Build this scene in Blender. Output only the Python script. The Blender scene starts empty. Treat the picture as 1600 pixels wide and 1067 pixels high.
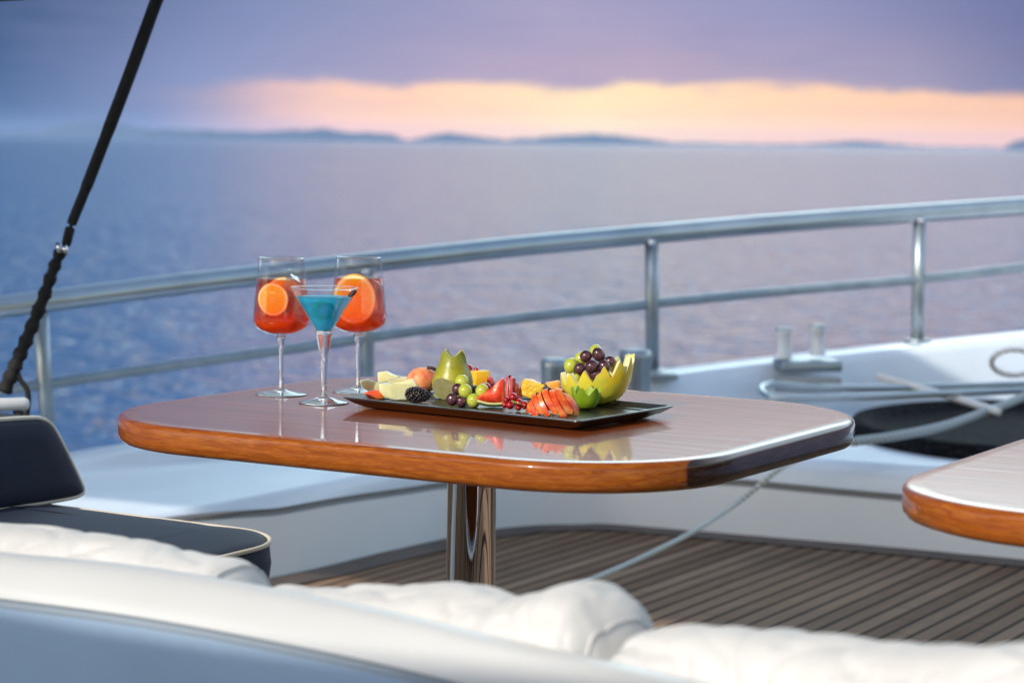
import bpy, bmesh, math, random
from mathutils import Vector, Matrix, noise
random.seed(7)
SC = bpy.context.scene
COL = SC.collection
PI = math.pi
# ------------------------------------------------------------------ camera
FPX = 3500.0; IW, IH = 1600.0, 1067.0
CZ = 1.12                                   # eye height above the teak deck (z = 0)
ROLL = math.radians(0.66); PITCH = math.atan((533.5 - 223) / FPX)
Fv = Vector((0, math.cos(PITCH), -math.sin(PITCH)))
R0 = Vector((1, 0, 0)); U0 = R0.cross(Fv)
Rv = R0 * math.cos(ROLL) + U0 * math.sin(ROLL); Uv = Rv.cross(Fv)
CAM = Vector((0, 0, CZ))
def ray(px, py): return Fv * FPX + Rv * (px - IW / 2) - Uv * (py - IH / 2)
def atz(px, py, z):
    d = ray(px, py); return CAM + d * ((z - CZ) / d.z)
def atd(px, py, y):
    d = ray(px, py); return CAM + d * (y / d.y)
cd = bpy.data.cameras.new('camera'); cam = bpy.data.objects.new('camera', cd); COL.objects.link(cam)
M = Matrix((Rv, Uv, -Fv)).transposed().to_4x4(); M.translation = CAM; cam.matrix_world = M
cd.sensor_width = 36; cd.lens = 36 * FPX / IW; cd.clip_start = 0.05; cd.clip_end = 60000
cd.dof.use_dof = True; cd.dof.focus_distance = 3.48; cd.dof.aperture_fstop = 5.0
SC.camera = cam
TH = math.radians(-31)
A = Vector((math.cos(TH), math.sin(TH), 0)); B = Vector((-math.sin(TH), math.cos(TH), 0))
def st(s, t, z=0): return A * s + B * t + Vector((0, 0, z))
# ------------------------------------------------------------------ node helpers
class NT:
    def __init__(s, tree): s.t = tree; s.n = tree.nodes; s.l = tree.links
    def add(s, typ, **kw):
        nd = s.n.new(typ)
        for k, v in kw.items(): setattr(nd, k, v)
        return nd
    def put(s, sock, v):
        if isinstance(v, bpy.types.NodeSocket): s.l.new(v, sock)
        elif v is not None:
            if sock.type == 'RGBA' and len(v) == 3: v = (*v, 1)
            sock.default_value = v
    def math(s, op, a, b=None, c=None, clamp=False):
        nd = s.add('ShaderNodeMath', operation=op, use_clamp=clamp)
        s.put(nd.inputs[0], a); s.put(nd.inputs[1], b); s.put(nd.inputs[2], c); return nd.outputs[0]
    def mix(s, f, a, b, mode='MIX'):
        nd = s.add('ShaderNodeMix', data_type='RGBA', blend_type=mode)
        s.put(nd.inputs[0], f); s.put(nd.inputs[6], a); s.put(nd.inputs[7], b); return nd.outputs[2]
    def ramp(s, f, stops, interp='LINEAR'):
        nd = s.add('ShaderNodeValToRGB'); cr = nd.color_ramp; cr.interpolation = interp
        while len(cr.elements) < len(stops): cr.elements.new(0.5)
        for e, (p, c) in zip(cr.elements, stops):
            e.position = p; e.color = (*c, 1) if len(c) == 3 else c
        s.put(nd.inputs[0], f); return nd.outputs[0]
    def mapr(s, v, a, b, c=0.0, d=1.0, interp='SMOOTHSTEP'):
        nd = s.add('ShaderNodeMapRange', interpolation_type=interp)
        for i, x in enumerate((v, a, b, c, d)): s.put(nd.inputs[i], x)
        return nd.outputs[0]
    def coord(s, which='Object'): return s.add('ShaderNodeTexCoord').outputs[which]
    def mapping(s, v, scale=(1, 1, 1), loc=(0, 0, 0), rot=(0, 0, 0)):
        nd = s.add('ShaderNodeMapping'); s.put(nd.inputs[0], v)
        nd.inputs['Scale'].default_value = scale; nd.inputs['Location'].default_value = loc; nd.inputs['Rotation'].default_value = rot
        return nd.outputs[0]
    def noise(s, v, scale, detail=3, rough=.5, dist=0.0):
        nd = s.add('ShaderNodeTexNoise'); s.put(nd.inputs['Vector'], v)
        nd.inputs['Scale'].default_value = scale; nd.inputs['Detail'].default_value = detail
        nd.inputs['Roughness'].default_value = rough; nd.inputs['Distortion'].default_value = dist
        return nd.outputs[0]
    def bump(s, h, strength, dist=.01, normal=None):
        nd = s.add('ShaderNodeBump'); s.put(nd.inputs['Height'], h)
        nd.inputs['Strength'].default_value = strength; nd.inputs['Distance'].default_value = dist
        if normal is not None: s.put(nd.inputs['Normal'], normal)
        return nd.outputs[0]
def srgb(r, g, b):
    f = lambda c: (c / 255 / 12.92) if c / 255 <= .04045 else ((c / 255 + .055) / 1.055) ** 2.4
    return (f(r), f(g), f(b))
MATS = {}
def mat(name, build):
    m = bpy.data.materials.new(name); m.use_nodes = True
    nt = NT(m.node_tree); bs = m.node_tree.nodes['Principled BSDF']; build(nt, bs); MATS[name] = m; return m
def setp(nt, bs, **kw):
    names = dict(col='Base Color', rough='Roughness', metal='Metallic', spec='Specular IOR Level', coat='Coat Weight', coatr='Coat Roughness',
                 normal='Normal', trans='Transmission Weight', ior='IOR', sss='Subsurface Weight', sssc='Subsurface Scale', sssr='Subsurface Radius', sheen='Sheen Weight')
    for k, v in kw.items(): nt.put(bs.inputs[names[k]], v)
def simple(name, c1, c2=None, scale=30, rough=.5, bump=0, bscale=None, bdist=.002, **kw):
    def b(nt, bs):
        co = nt.coord()
        c = c1
        if c2 is not None: c = nt.mix(nt.mapr(nt.noise(co, scale, 4), .35, .65), c1, c2)
        setp(nt, bs, col=c, rough=rough, **kw)
        if bump: setp(nt, bs, normal=nt.bump(nt.noise(co, bscale or scale * 3, 4), bump, bdist))
    return mat(name, b)
# ------------------------------------------------------------------ materials
def wood_top(nt, bs):
    co = nt.coord()
    gr = nt.mapping(co, (1.2, 38, 20))
    n1 = nt.noise(gr, 2.2, 5, .6, .5); n2 = nt.noise(nt.mapping(co, (.8, 9, 6)), 1.6, 3)
    c = nt.ramp(n1, [(.25, (.17, .028, .007)), (.5, (.36, .072, .014)), (.75, (.52, .13, .028))])
    c = nt.mix(nt.mapr(n2, .3, .7), c, (.26, .06, .018), 'MIX')
    c = nt.mix(.45, c, nt.ramp(n1, [(.3, (.20, .042, .011)), (.7, (.44, .115, .028))]))
    wob = nt.bump(nt.noise(nt.mapping(co, (2, 30, 2)), 1.5, 2), .045, .004)
    setp(nt, bs, col=c, rough=.3, coat=1.0, coatr=nt.mapr(nt.noise(co, 9, 3), .3, .75, .015, .05), ior=1.5)
    bs.inputs['Coat IOR'].default_value = 1.30; setp(nt, bs, spec=.1)
    nt.put(bs.inputs['Coat Normal'], wob)
mat('varnished_wood', wood_top)
def wood_edge(nt, bs):
    co = nt.coord()
    w = nt.add('ShaderNodeTexWave', wave_type='RINGS', rings_direction='X'); nt.put(w.inputs[0], nt.mapping(co, (1.5, 4, 9), (.3, .2, .02)))
    w.inputs['Scale'].default_value = 3.0; w.inputs['Distortion'].default_value = 9; w.inputs['Detail'].default_value = 3; w.inputs['Detail Scale'].default_value = 2.2
    n = nt.noise(nt.mapping(co, (6, 6, 40)), 4, 6, .65, 1.2)
    c = nt.ramp(n, [(.25, (.17, .042, .006)), (.5, (.31, .082, .010)), (.75, (.43, .14, .018))])
    c = nt.mix(nt.math('MULTIPLY', nt.mapr(w.outputs['Fac'], .3, .0), .55), c, (.22, .045, .009))
    sx = nt.add('ShaderNodeSeparateXYZ'); nt.put(sx.inputs[0], co)
    c = nt.mix(nt.mapr(sx.outputs[0], .484, .487), c, nt.mix(nt.mapr(n, .4, .65), (.020, .009, .006), (.070, .026, .013)))      # dark end-grain plank
    setp(nt, bs, spec=.1, col=c, rough=.3, coat=.75, coatr=.04)
    bs.inputs['Coat IOR'].default_value = 1.4
    nt.put(bs.inputs['Coat Normal'], nt.bump(nt.noise(co, 18, 2), .08, .003))
mat('varnished_edge', wood_edge)
def chrome(nt, bs): setp(nt, bs, col=(.8, .8, .82), metal=1.0, rough=.04)
mat('chrome', chrome)
simple('steel', (.50, .55, .57), (.42, .47, .49), 6, rough=.3, metal=.8)
simple('steel_dull', (.36, .41, .44), (.28, .33, .36), 14, rough=.38, metal=.7)
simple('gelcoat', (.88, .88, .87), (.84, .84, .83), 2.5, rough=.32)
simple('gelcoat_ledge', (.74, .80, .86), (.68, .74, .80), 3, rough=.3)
simple('coaming_shade_blue', (.44, .60, .78), (.40, .55, .72), 3, rough=.3)  # blue shade of the white side panel, put into its colour
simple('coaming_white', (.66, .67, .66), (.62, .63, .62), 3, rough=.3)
simple('groove_grey', (.30, .36, .42), rough=.7)
simple('seam_grey', (.30, .30, .30), rough=.7)
simple('navy', (.006, .013, .036), (.008, .017, .046), 8, rough=.75, bump=.25, bscale=900, bdist=.0005)
simple('cream_piping', (.72, .66, .55), rough=.7)
def fabric(nt, bs):
    co = nt.coord()
    c = nt.mix(nt.mapr(nt.noise(co, 5, 3), .3, .7), (.72, .71, .69), (.64, .63, .61))
    st_ = nt.mapr(nt.noise(nt.mapping(co, (1, 1, 2)), 9, 4, .6), .62, .72)
    c = nt.mix(nt.math('MULTIPLY', st_, .35), c, (.35, .34, .33))
    setp(nt, bs, col=c, rough=.85, normal=nt.bump(nt.noise(co, 11, 4, .55, .8), .35, .02))
mat('cream_fabric', fabric)
simple('black_strap', (.006, .006, .007), (.012, .012, .014), 60, rough=.8, bump=.5, bscale=160, bdist=.003)
simple('awning_cloth', (.55, .57, .60), rough=.8)
simple('white_paint', (.75, .76, .76), rough=.35)
def rope(c1, c2):
    def b(nt, bs):
        w = nt.add('ShaderNodeTexWave', wave_type='BANDS', bands_direction='DIAGONAL'); nt.put(w.inputs[0], nt.coord())
        w.inputs['Scale'].default_value = 26; w.inputs['Distortion'].default_value = 1.5
        setp(nt, bs, col=nt.mix(w.outputs['Fac'], c1, c2), rough=.85, normal=nt.bump(w.outputs['Fac'], .6, .004))
    return b
mat('rope_fleck', rope((.78, .74, .60), (.34, .42, .44)))
mat('rope_white', rope((.86, .85, .82), (.68, .68, .66)))
mat('rope_grey', rope((.50, .54, .53), (.32, .36, .37)))
def weave(nt, bs):
    co = nt.coord()
    v = nt.add('ShaderNodeTexVoronoi'); nt.put(v.inputs[0], nt.mapping(co, (1, 1, 2))); v.inputs['Scale'].default_value = 42
    c = nt.mix(nt.mapr(v.outputs['Distance'], .1, .7), (.013, .014, .017), (.002, .002, .003))
    setp(nt, bs, col=c, rough=.8, spec=.15, normal=nt.bump(v.outputs['Distance'], .8, .01))
mat('black_weave', weave)
def deckm(nt, bs):
    co = nt.mapping(nt.coord(), (1, 1, 1), rot=(0, 0, -TH))     # x across planks, y along
    sx = nt.add('ShaderNodeSeparateXYZ'); nt.put(sx.inputs[0], co)
    u = nt.math('DIVIDE', sx.outputs[0], .052)
    fr = nt.math('FRACT', u); idx = nt.math('FLOOR', u)
    wn = nt.add('ShaderNodeTexWhiteNoise', noise_dimensions='1D'); nt.put(wn.inputs['W'], idx)
    edge = nt.math('MINIMUM', fr, nt.math('SUBTRACT', 1.0, fr))
    caulk = nt.mapr(edge, .07, .12)
    g = nt.noise(nt.mapping(co, (60, 2.2, 1)), 2, 5, .65)
    c = nt.ramp(g, [(.25, (.15, .082, .046)), (.5, (.26, .152, .088)), (.75, (.40, .25, .155))])
    c = nt.mix(.40, c, nt.mix(wn.outputs[0], (.09, .05, .03), (.44, .29, .19)))
    bw_ = nt.math('FRACT', nt.math('ADD', nt.math('DIVIDE', sx.outputs[1], 1.9), nt.math('MULTIPLY', wn.outputs[0], 3.7)))
    c = nt.mix(nt.mapr(bw_, .0, .004), (.012, .010, .009), c)
    c = nt.mix(nt.math('MULTIPLY', nt.mapr(nt.noise(co, 1.3, 4), .5, .7), .3), c, (.12, .10, .08))
    c = nt.mix(caulk, (.008, .007, .007), c)
    setp(nt, bs, col=c, rough=.85, spec=.12, normal=nt.bump(caulk, .5, .003))
mat('teak_deck', deckm)
simple('teak_margin', (.085, .06, .045), (.12, .085, .065), 9, rough=.6)
# sea
def seam(nt, bs):
    co = nt.coord()
    h1 = nt.noise(nt.mapping(co, (1.4, 1.3, 1)), 1.0, 3, .6, .6)
    h2 = nt.noise(nt.mapping(co, (.5, .3, 1)), 1.0, 3, .6, .3)
    h3 = nt.noise(nt.mapping(co, (.05, .045, 1)), 1.0, 3, .6, .4)
    h = nt.math('ADD', nt.math('MULTIPLY', h1, 1.2), nt.math('ADD', nt.math('MULTIPLY', h2, .75), nt.math('MULTIPLY', h3, 1.6)))
    setp(nt, bs, col=(.012, .075, .20), rough=.085, ior=1.33, normal=nt.bump(h, 1.0, .8))
mat('sea_water', seam)
simple('hill_haze_blue', (.04, .075, .13), (.05, .085, .14), .01, rough=.9)  # part of the distance haze is put into the hill colour as blue
# glass
def facing(nt, lo, hi, p, normal=None):
    lw = nt.add('ShaderNodeLayerWeight'); lw.inputs[0].default_value = .5
    if normal is not None: nt.put(lw.inputs['Normal'], normal)
    return nt.math('ADD', nt.math('MULTIPLY', nt.math('POWER', lw.outputs['Facing'], p), hi - lo), lo, clamp=True)
def thin_glass(nt, bs):
    tr = nt.add('ShaderNodeBsdfTransparent'); tr.inputs[0].default_value = (.985, .99, .99, 1)
    gl = nt.add('ShaderNodeBsdfGlossy'); gl.inputs['Roughness'].default_value = .04
    mx = nt.add('ShaderNodeMixShader'); nt.l.new(facing(nt, .03, .55, 4.5), mx.inputs[0]); nt.l.new(tr.outputs[0], mx.inputs[1]); nt.l.new(gl.outputs[0], mx.inputs[2])
    nt.l.new(mx.outputs[0], nt.n['Material Output'].inputs[0])
mat('bowl_glass', thin_glass)
def solid_glass(nt, bs): setp(nt, bs, col=(.97, .98, .98), rough=.0, trans=.86, ior=1.5)
mat('stem_glass', solid_glass)
def drinkm(absorb, dens, glow, zs, klo, khi):
    def b(nt, bs):
        co = nt.coord(); sx = nt.add('ShaderNodeSeparateXYZ'); nt.put(sx.inputs[0], co)
        tr = nt.add('ShaderNodeBsdfTransparent'); tr.inputs[0].default_value = (1, 1, 1, 1)
        tl = nt.add('ShaderNodeBsdfTranslucent'); nt.put(tl.inputs[0], glow)
        df = nt.add('ShaderNodeBsdfDiffuse'); nt.put(df.inputs[0], glow)
        m0 = nt.add('ShaderNodeMixShader'); m0.inputs[0].default_value = .5; nt.l.new(tl.outputs[0], m0.inputs[1]); nt.l.new(df.outputs[0], m0.inputs[2])
        n = nt.noise(co, 60, 2)
        m1 = nt.add('ShaderNodeMixShader'); nt.put(m1.inputs[0], nt.math('MULTIPLY', nt.mapr(n, .3, .8, .8, 1.2), nt.mapr(sx.outputs[2], zs[0], zs[1], klo, khi)))
        nt.l.new(tr.outputs[0], m1.inputs[1]); nt.l.new(m0.outputs[0], m1.inputs[2])
        gl = nt.add('ShaderNodeBsdfGlossy'); gl.inputs['Roughness'].default_value = .03
        m2 = nt.add('ShaderNodeMixShader'); nt.l.new(facing(nt, .02, .35, 5), m2.inputs[0]); nt.l.new(m1.outputs[0], m2.inputs[1]); nt.l.new(gl.outputs[0], m2.inputs[2])
        nt.l.new(m2.outputs[0], nt.n['Material Output'].inputs[0])
        va = nt.add('ShaderNodeVolumeAbsorption'); nt.put(va.inputs[0], absorb); va.inputs[1].default_value = dens
        nt.l.new(va.outputs[0], nt.n['Material Output'].inputs['Volume'])
    return b
mat('orange_drink', drinkm((1.0, .26, .02), 42, (1.0, .14, .0), (.102, .145), .88, .09))
mat('blue_drink', drinkm((.0, .78, 1.0), 24, (.0, .74, 1.0), (.12, .165), .78, .55))
def icem(nt, bs):
    tr = nt.add('ShaderNodeBsdfTransparent'); tr.inputs[0].default_value = (.93, .93, .95, 1)
    gl = nt.add('ShaderNodeBsdfGlossy'); gl.inputs['Roughness'].default_value = .06
    bn_ = nt.bump(nt.noise(nt.coord(), 120, 3), .8, .01); nt.put(gl.inputs['Normal'], bn_)
    mx = nt.add('ShaderNodeMixShader'); nt.l.new(facing(nt, .22, .9, 2.0, bn_), mx.inputs[0]); nt.l.new(tr.outputs[0], mx.inputs[1]); nt.l.new(gl.outputs[0], mx.inputs[2])
    nt.l.new(mx.outputs[0], nt.n['Material Output'].inputs[0])
mat('ice', icem)
# fruit
def orangeflesh(nt, bs):
    co = nt.coord(); sx = nt.add('ShaderNodeSeparateXYZ'); nt.put(sx.inputs[0], co)
    x, z = sx.outputs[0], sx.outputs[2]
    r = nt.math('SQRT', nt.math('ADD', nt.math('MULTIPLY', x, x), nt.math('MULTIPLY', z, z)))      # unit disc coordinates
    ang = nt.math('ARCTAN2', z, x)
    seg = nt.math('ABSOLUTE', nt.math('SINE', nt.math('MULTIPLY', ang, 5.0)))
    line = nt.mapr(nt.math('MULTIPLY', seg, r), .05, .14)
    pulp = nt.noise(nt.mapping(co, (1, .3, 1)), 14, 3, .6)
    c = nt.mix(pulp, (1.0, .62, .0), (1.0, .82, .02))
    c = nt.mix(line, (1.0, .80, .22), c)
    c = nt.mix(nt.mapr(r, .80, .86), c, (1.0, .94, .55))
    c = nt.mix(nt.mapr(r, .93, .96), c, (1.0, .42, .0))
    setp(nt, bs, col=c, rough=.4, sss=.3, sssc=.01, sssr=(1, .5, .1))
    nt.put(bs.inputs['Emission Color'], (0, 0, 0))
mat('orange_slice', orangeflesh)
simple('melon_flesh', (.75, .72, .36), (.82, .80, .50), 60, rough=.3, sss=.3, sssc=.01, bump=.35, bscale=160, bdist=.002, coat=.3)
simple('melon_skin', (.80, .60, .025), (.66, .60, .06), 38, rough=.38, sss=.1, sssc=.01, bump=.35, bscale=160, coat=.3)
simple('melon_pale', (.74, .68, .22), (.82, .76, .42), 60, bump=.6, bscale=180, coat=.3, rough=.4, sss=.3, sssc=.01)
def nectarine(nt, bs):
    co = nt.coord()
    n = nt.noise(nt.mapping(co, (1, 1, 2.2)), 42, 3, .6)
    c = nt.ramp(n, [(.30, (.62, .03, .015)), (.5, (.85, .13, .03)), (.68, (.90, .34, .06))])
    setp(nt, bs, col=c, rough=.28, sss=.15, sssc=.008, sssr=(1, .3, .1))
mat('nectarine_skin', nectarine)
simple('nectarine_flesh', (.88, .42, .07), (.92, .32, .04), 60, rough=.35, sss=.25, sssc=.008)
simple('peach_skin', (.82, .36, .14), (.78, .16, .07), 50, rough=.45, sss=.2, sssc=.01, bump=.2)
def pearm(nt, bs):
    co = nt.coord(); sx = nt.add('ShaderNodeSeparateXYZ'); nt.put(sx.inputs[0], co)
    n = nt.noise(co, 60, 4); sp = nt.noise(co, 420, 3, .7)
    c = nt.mix(nt.mapr(sx.outputs[2], .02, .065), (.50, .42, .02), (.24, .30, .012))
    c = nt.mix(nt.mapr(n, .35, .7), c, (.30, .27, .02))
    c = nt.mix(nt.mapr(sp, .55, .68), c, (.12, .12, .02))
    setp(nt, bs, col=c, rough=.35)
mat('pear_skin', pearm)
simple('pear_flesh', (.36, .33, .13), (.42, .40, .20), 70, rough=.5)
simple('green_grape', (.42, .48, .03), (.52, .55, .08), 45, rough=.16, sss=.35, sssc=.006, sssr=(.8, 1, .2), coat=.4)
simple('dark_grape', (.030, .008, .016), (.13, .045, .06), 85, rough=.3, coat=.3)
simple('red_currant', (.42, .006, .012), (.30, .004, .010), 80, rough=.1, coat=.6, sss=.1, sssc=.003)
simple('stem_green', (.30, .32, .05), rough=.6)
simple('stem_brown', (.05, .025, .012), rough=.7)
simple('blackberry', (.008, .005, .010), (.018, .010, .018), 200, rough=.18, coat=.4)
simple('blueberry', (.03, .045, .09), (.05, .065, .12), 150, rough=.5)
simple('watermelon_flesh', (.74, .045, .02), (.85, .14, .04), 90, rough=.3, sss=.2, sssc=.008, bump=.25, bscale=300)
simple('watermelon_white', (.75, .72, .30), rough=.4)
simple('watermelon_rind', (.012, .035, .010), (.02, .06, .015), 60, rough=.3)
simple('plum_flesh', (.55, .04, .05), (.66, .13, .12), 130, rough=.3, sss=.15, sssc=.006)
simple('pineapple', (.85, .58, .05), (.80, .48, .03), 90, rough=.35, sss=.2, sssc=.008, bump=.6, bscale=170, bdist=.004)
simple('mango', (.88, .55, .02), (.92, .62, .06), 40, rough=.4, sss=.2, sssc=.01)
simple('kiwi_skin', (.16, .28, .010), (.22, .34, .02), 50, rough=.32)
simple('kiwi_flesh', (.28, .42, .03), (.36, .50, .08), 60, rough=.4)
simple('leaf_dark', (.01, .02, .012), rough=.5)
simple('tray_black', (.010, .010, .010), (.015, .015, .014), 40, rough=.33, bump=.06, bscale=300)
simple('lime_green', (.02, .24, .02), (.05, .34, .03), 60, rough=.3)
simple('shade_wall_paint', (.5, .51, .52), (.46, .47, .48), 1, rough=.5)
# ------------------------------------------------------------------ object helpers
def obj(name, me_or_bm, m=None, parent=None, smooth=True, mw=None):
    if isinstance(me_or_bm, bmesh.types.BMesh):
        me = bpy.data.meshes.new(name); bmesh.ops.recalc_face_normals(me_or_bm, faces=me_or_bm.faces); me_or_bm.to_mesh(me); me_or_bm.free()
    else: me = me_or_bm
    if m is not None:
        for k in (m if isinstance(m, (list, tuple)) else [m]): me.materials.append(MATS[k])
    if smooth:
        for p in me.polygons: p.use_smooth = True
    o = bpy.data.objects.new(name, me); COL.objects.link(o)
    if parent is not None: o.parent = parent
    if mw is not None: o.matrix_local = mw
    return o
def tag(o, label, cat, group=None):
    o['label'] = label; o['category'] = cat
    if group: o['group'] = group
    return o
def thing(name, label, cat, loc=(0, 0, 0), rot=(0, 0, 0), group=None):
    o = bpy.data.objects.new(name, None); COL.objects.link(o); o.location = loc; o.rotation_euler = rot
    o.empty_display_size = .02
    return tag(o, label, cat, group)
def struct(o): o['kind'] = 'structure'; return o
def wn(o):
    md = o.modifiers.new('wn', 'WEIGHTED_NORMAL'); md.keep_sharp = True; return o
def sharp(o, deg=35):
    me = o.data
    bm = bmesh.new(); bm.from_mesh(me)
    for e in bm.edges:
        if len(e.link_faces) == 2 and e.calc_face_angle(0) > math.radians(deg): e.smooth = False
    bm.to_mesh(me); bm.free(); return o
def lathe(prof, n=48, bm=None, close=False):
    bm = bm or bmesh.new(); rings = []
    for r, z in prof:
        if r < 1e-6: rings.append([bm.verts.new((0, 0, z))])
        else: rings.append([bm.verts.new((r * math.cos(2 * PI * i / n), r * math.sin(2 * PI * i / n), z)) for i in range(n)])
    pairs = list(zip(rings, rings[1:])) + ([(rings[-1], rings[0])] if close else [])
    for a, b in pairs:
        for i in range(n):
            j = (i + 1) % n
            if len(a) == 1 and len(b) == 1: continue
            if len(a) == 1: bm.faces.new((a[0], b[i], b[j]))
            elif len(b) == 1: bm.faces.new((a[i], a[j], b[0]))
            else: bm.faces.new((a[i], a[j], b[j], b[i]))
    return bm
def tube(pts, r, n=12, bm=None, closed=False):
    bm = bm or bmesh.new(); pts = [Vector(p) for p in pts]; N = len(pts)
    rs = r if isinstance(r, (list, tuple)) else [r] * N
    rings = []; ref = Vector((0, 0, 1))
    for i, p in enumerate(pts):
        if closed: t = pts[(i + 1) % N] - pts[i - 1]
        else: t = pts[min(i + 1, N - 1)] - pts[max(i - 1, 0)]
        t.normalize()
        rr = ref if abs(t.dot(ref)) < .95 else Vector((1, 0, 0))
        u = t.cross(rr).normalized(); v = t.cross(u).normalized()
        rings.append([bm.verts.new(p + (u * math.cos(2 * PI * k / n) + v * math.sin(2 * PI * k / n)) * rs[i]) for k in range(n)])
    for i in range(N if closed else N - 1):
        a, b = rings[i], rings[(i + 1) % N]
        for k in range(n): bm.faces.new((a[k], a[(k + 1) % n], b[(k + 1) % n], b[k]))
    if not closed: bm.faces.new(rings[0]); bm.faces.new(list(reversed(rings[-1])))
    return bm
def catmull(pts, k=8):
    pts = [Vector(p) for p in pts]; P = [pts[0] * 2 - pts[1]] + pts + [pts[-1] * 2 - pts[-2]]; out = []
    for i in range(1, len(P) - 2):
        for j in range(k):
            t = j / k; a, b, c, d = P[i - 1:i + 3]
            out.append(.5 * ((2 * b) + (c - a) * t + (2 * a - 5 * b + 4 * c - d) * t * t + (3 * b - a - 3 * c + d) * t ** 3))
    out.append(pts[-1]); return out
def lerp_tab(tab, x):
    if x <= tab[0][0]: a, b = tab[0], tab[1]
    elif x >= tab[-1][0]: a, b = tab[-2], tab[-1]
    else:
        for a, b in zip(tab, tab[1:]):
            if a[0] <= x <= b[0]: break
    t = (x - a[0]) / (b[0] - a[0]); return a[1] + (b[1] - a[1]) * t
def loft(rows, bm=None):
    bm = bm or bmesh.new()
    vs = [[bm.verts.new(p) for p in r] for r in rows]
    for a, b in zip(vs, vs[1:]):
        for i in range(len(a) - 1): bm.faces.new((a[i], a[i + 1], b[i + 1], b[i]))
    return bm
def box(bm, c, s, rot=None, bev=0, seg=2):
    r = bmesh.ops.create_cube(bm, size=1); vs = r['verts']
    mt = Matrix.Translation(c) @ (rot or Matrix.Identity(4)) @ Matrix.Diagonal((*s, 1))
    bmesh.ops.transform(bm, matrix=mt, verts=vs)
    if bev:
        es = list({e for v in vs for e in v.link_edges})
        bmesh.ops.bevel(bm, geom=es, offset=bev, segments=seg, affect='EDGES', profile=.5)
    return bm
def ball(bm, c, r, scale=(1, 1, 1), sub=3, rot=None):
    q = bmesh.ops.create_icosphere(bm, subdivisions=sub, radius=1)
    mt = Matrix.Translation(c) @ (rot or Matrix.Identity(4)) @ Matrix.Diagonal((r * scale[0], r * scale[1], r * scale[2], 1))
    bmesh.ops.transform(bm, matrix=mt, verts=q['verts']); return bm
def prism(outline, y0, y1, bev=.0015, seg=2, jit=0, taper=1.0):
    bm = bmesh.new(); cx = sum(p[0] for p in outline) / len(outline); cz = sum(p[1] for p in outline) / len(outline)
    f = [bm.verts.new((x, y0, z)) for x, z in outline]; b = [bm.verts.new((cx + (x - cx) * taper, y1, cz + (z - cz) * taper)) for x, z in outline]
    n = len(outline)
    bm.faces.new(f); bm.faces.new(list(reversed(b)))
    for i in range(n): bm.faces.new((f[i], b[i], b[(i + 1) % n], f[(i + 1) % n]))
    if bev: bmesh.ops.bevel(bm, geom=list(bm.edges), offset=bev, segments=seg, affect='EDGES', profile=.5)
    if jit:
        for v in bm.verts: v.co += noise.noise_vector(v.co * 60) * jit
    return bm
# ------------------------------------------------------------------ world
SUN_EL = math.radians(29); SUN_AZ = math.radians(40)      # azimuth measured left of straight behind the camera
sd = Vector((-math.sin(SUN_AZ) * math.cos(SUN_EL), -math.cos(SUN_AZ) * math.cos(SUN_EL), math.sin(SUN_EL)))
sl = bpy.data.lights.new('sun', 'SUN'); so = bpy.data.objects.new('sun', sl); COL.objects.link(so)
sl.energy = 3.6; sl.angle = math.radians(.6); sl.color = (1.0, .93, .83)
so.rotation_euler = sd.to_track_quat('Z', 'Y').to_euler()
w = bpy.data.worlds.new('World'); SC.world = w; w.use_nodes = True
nt = NT(w.node_tree); bg = w.node_tree.nodes['Background']
sky = nt.add('ShaderNodeTexSky', sky_type='NISHITA'); sky.sun_disc = False; sky.sun_elevation = SUN_EL
sky.sun_rotation = math.atan2(sd.x, sd.y); sky.air_density = 1.3; sky.dust_density = 1.5
sx = nt.add('ShaderNodeSeparateXYZ'); nt.put(sx.inputs[0], nt.coord('Generated'))
el = nt.math('ARCSINE', sx.outputs[2]); az = nt.math('ARCTAN2', sx.outputs[0], sx.outputs[1])
X = nt.math('DIVIDE', nt.math('ADD', az, .2286), .4571)       # 0..1 across the photographed stretch of horizon
Xc = nt.mapr(X, -.5, 1.5, 0, 1, 'LINEAR')
def sp(x): return (x / 1600 + .5) / 2
top = nt.ramp(Xc, [(0, srgb(36, 64, 104)), (sp(0), srgb(48, 78, 118)), (sp(400), srgb(130, 142, 184)), (sp(850), srgb(172, 164, 196)), (sp(1250), srgb(150, 150, 190)), (sp(1600), srgb(108, 114, 158)), (1, srgb(90, 100, 150))])
mid = nt.ramp(Xc, [(0, srgb(40, 72, 116)), (sp(0), srgb(58, 90, 136)), (sp(300), srgb(138, 150, 192)), (sp(700), srgb(188, 168, 192)), (sp(1000), srgb(200, 172, 190)), (sp(1400), srgb(176, 160, 182)), (sp(1600), srgb(128, 124, 160)), (1, srgb(110, 112, 158))])
glow = nt.ramp(Xc, [(0, srgb(60, 90, 140)), (sp(0), srgb(50, 84, 134)), (sp(230), srgb(112, 124, 170)), (sp(420), srgb(236, 196, 190)), (sp(640), srgb(252, 212, 184)), (sp(920), srgb(255, 236, 190)), (sp(1150), srgb(255, 220, 180)), (sp(1600), srgb(244, 196, 162)), (1, srgb(200, 170, 170))])
cl_n = nt.noise(nt.mapping(nt.coord('Generated'), (9, 9, 45)), 1.6, 5, .55, .4)
elw = nt.math('ADD', el, nt.math('MULTIPLY', nt.math('SUBTRACT', cl_n, .5), .024))
deep = nt.mix(nt.mapr(el, .018, .065), mid, top)
deep = nt.mix(nt.mapr(nt.noise(nt.mapping(nt.coord('Generated'), (5, 5, 40)), 2.0, 4, .6, .5), .4, .7, 0, .22), deep, srgb(128, 136, 182))
edge = nt.mapr(elw, .0215, .0275)
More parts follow.
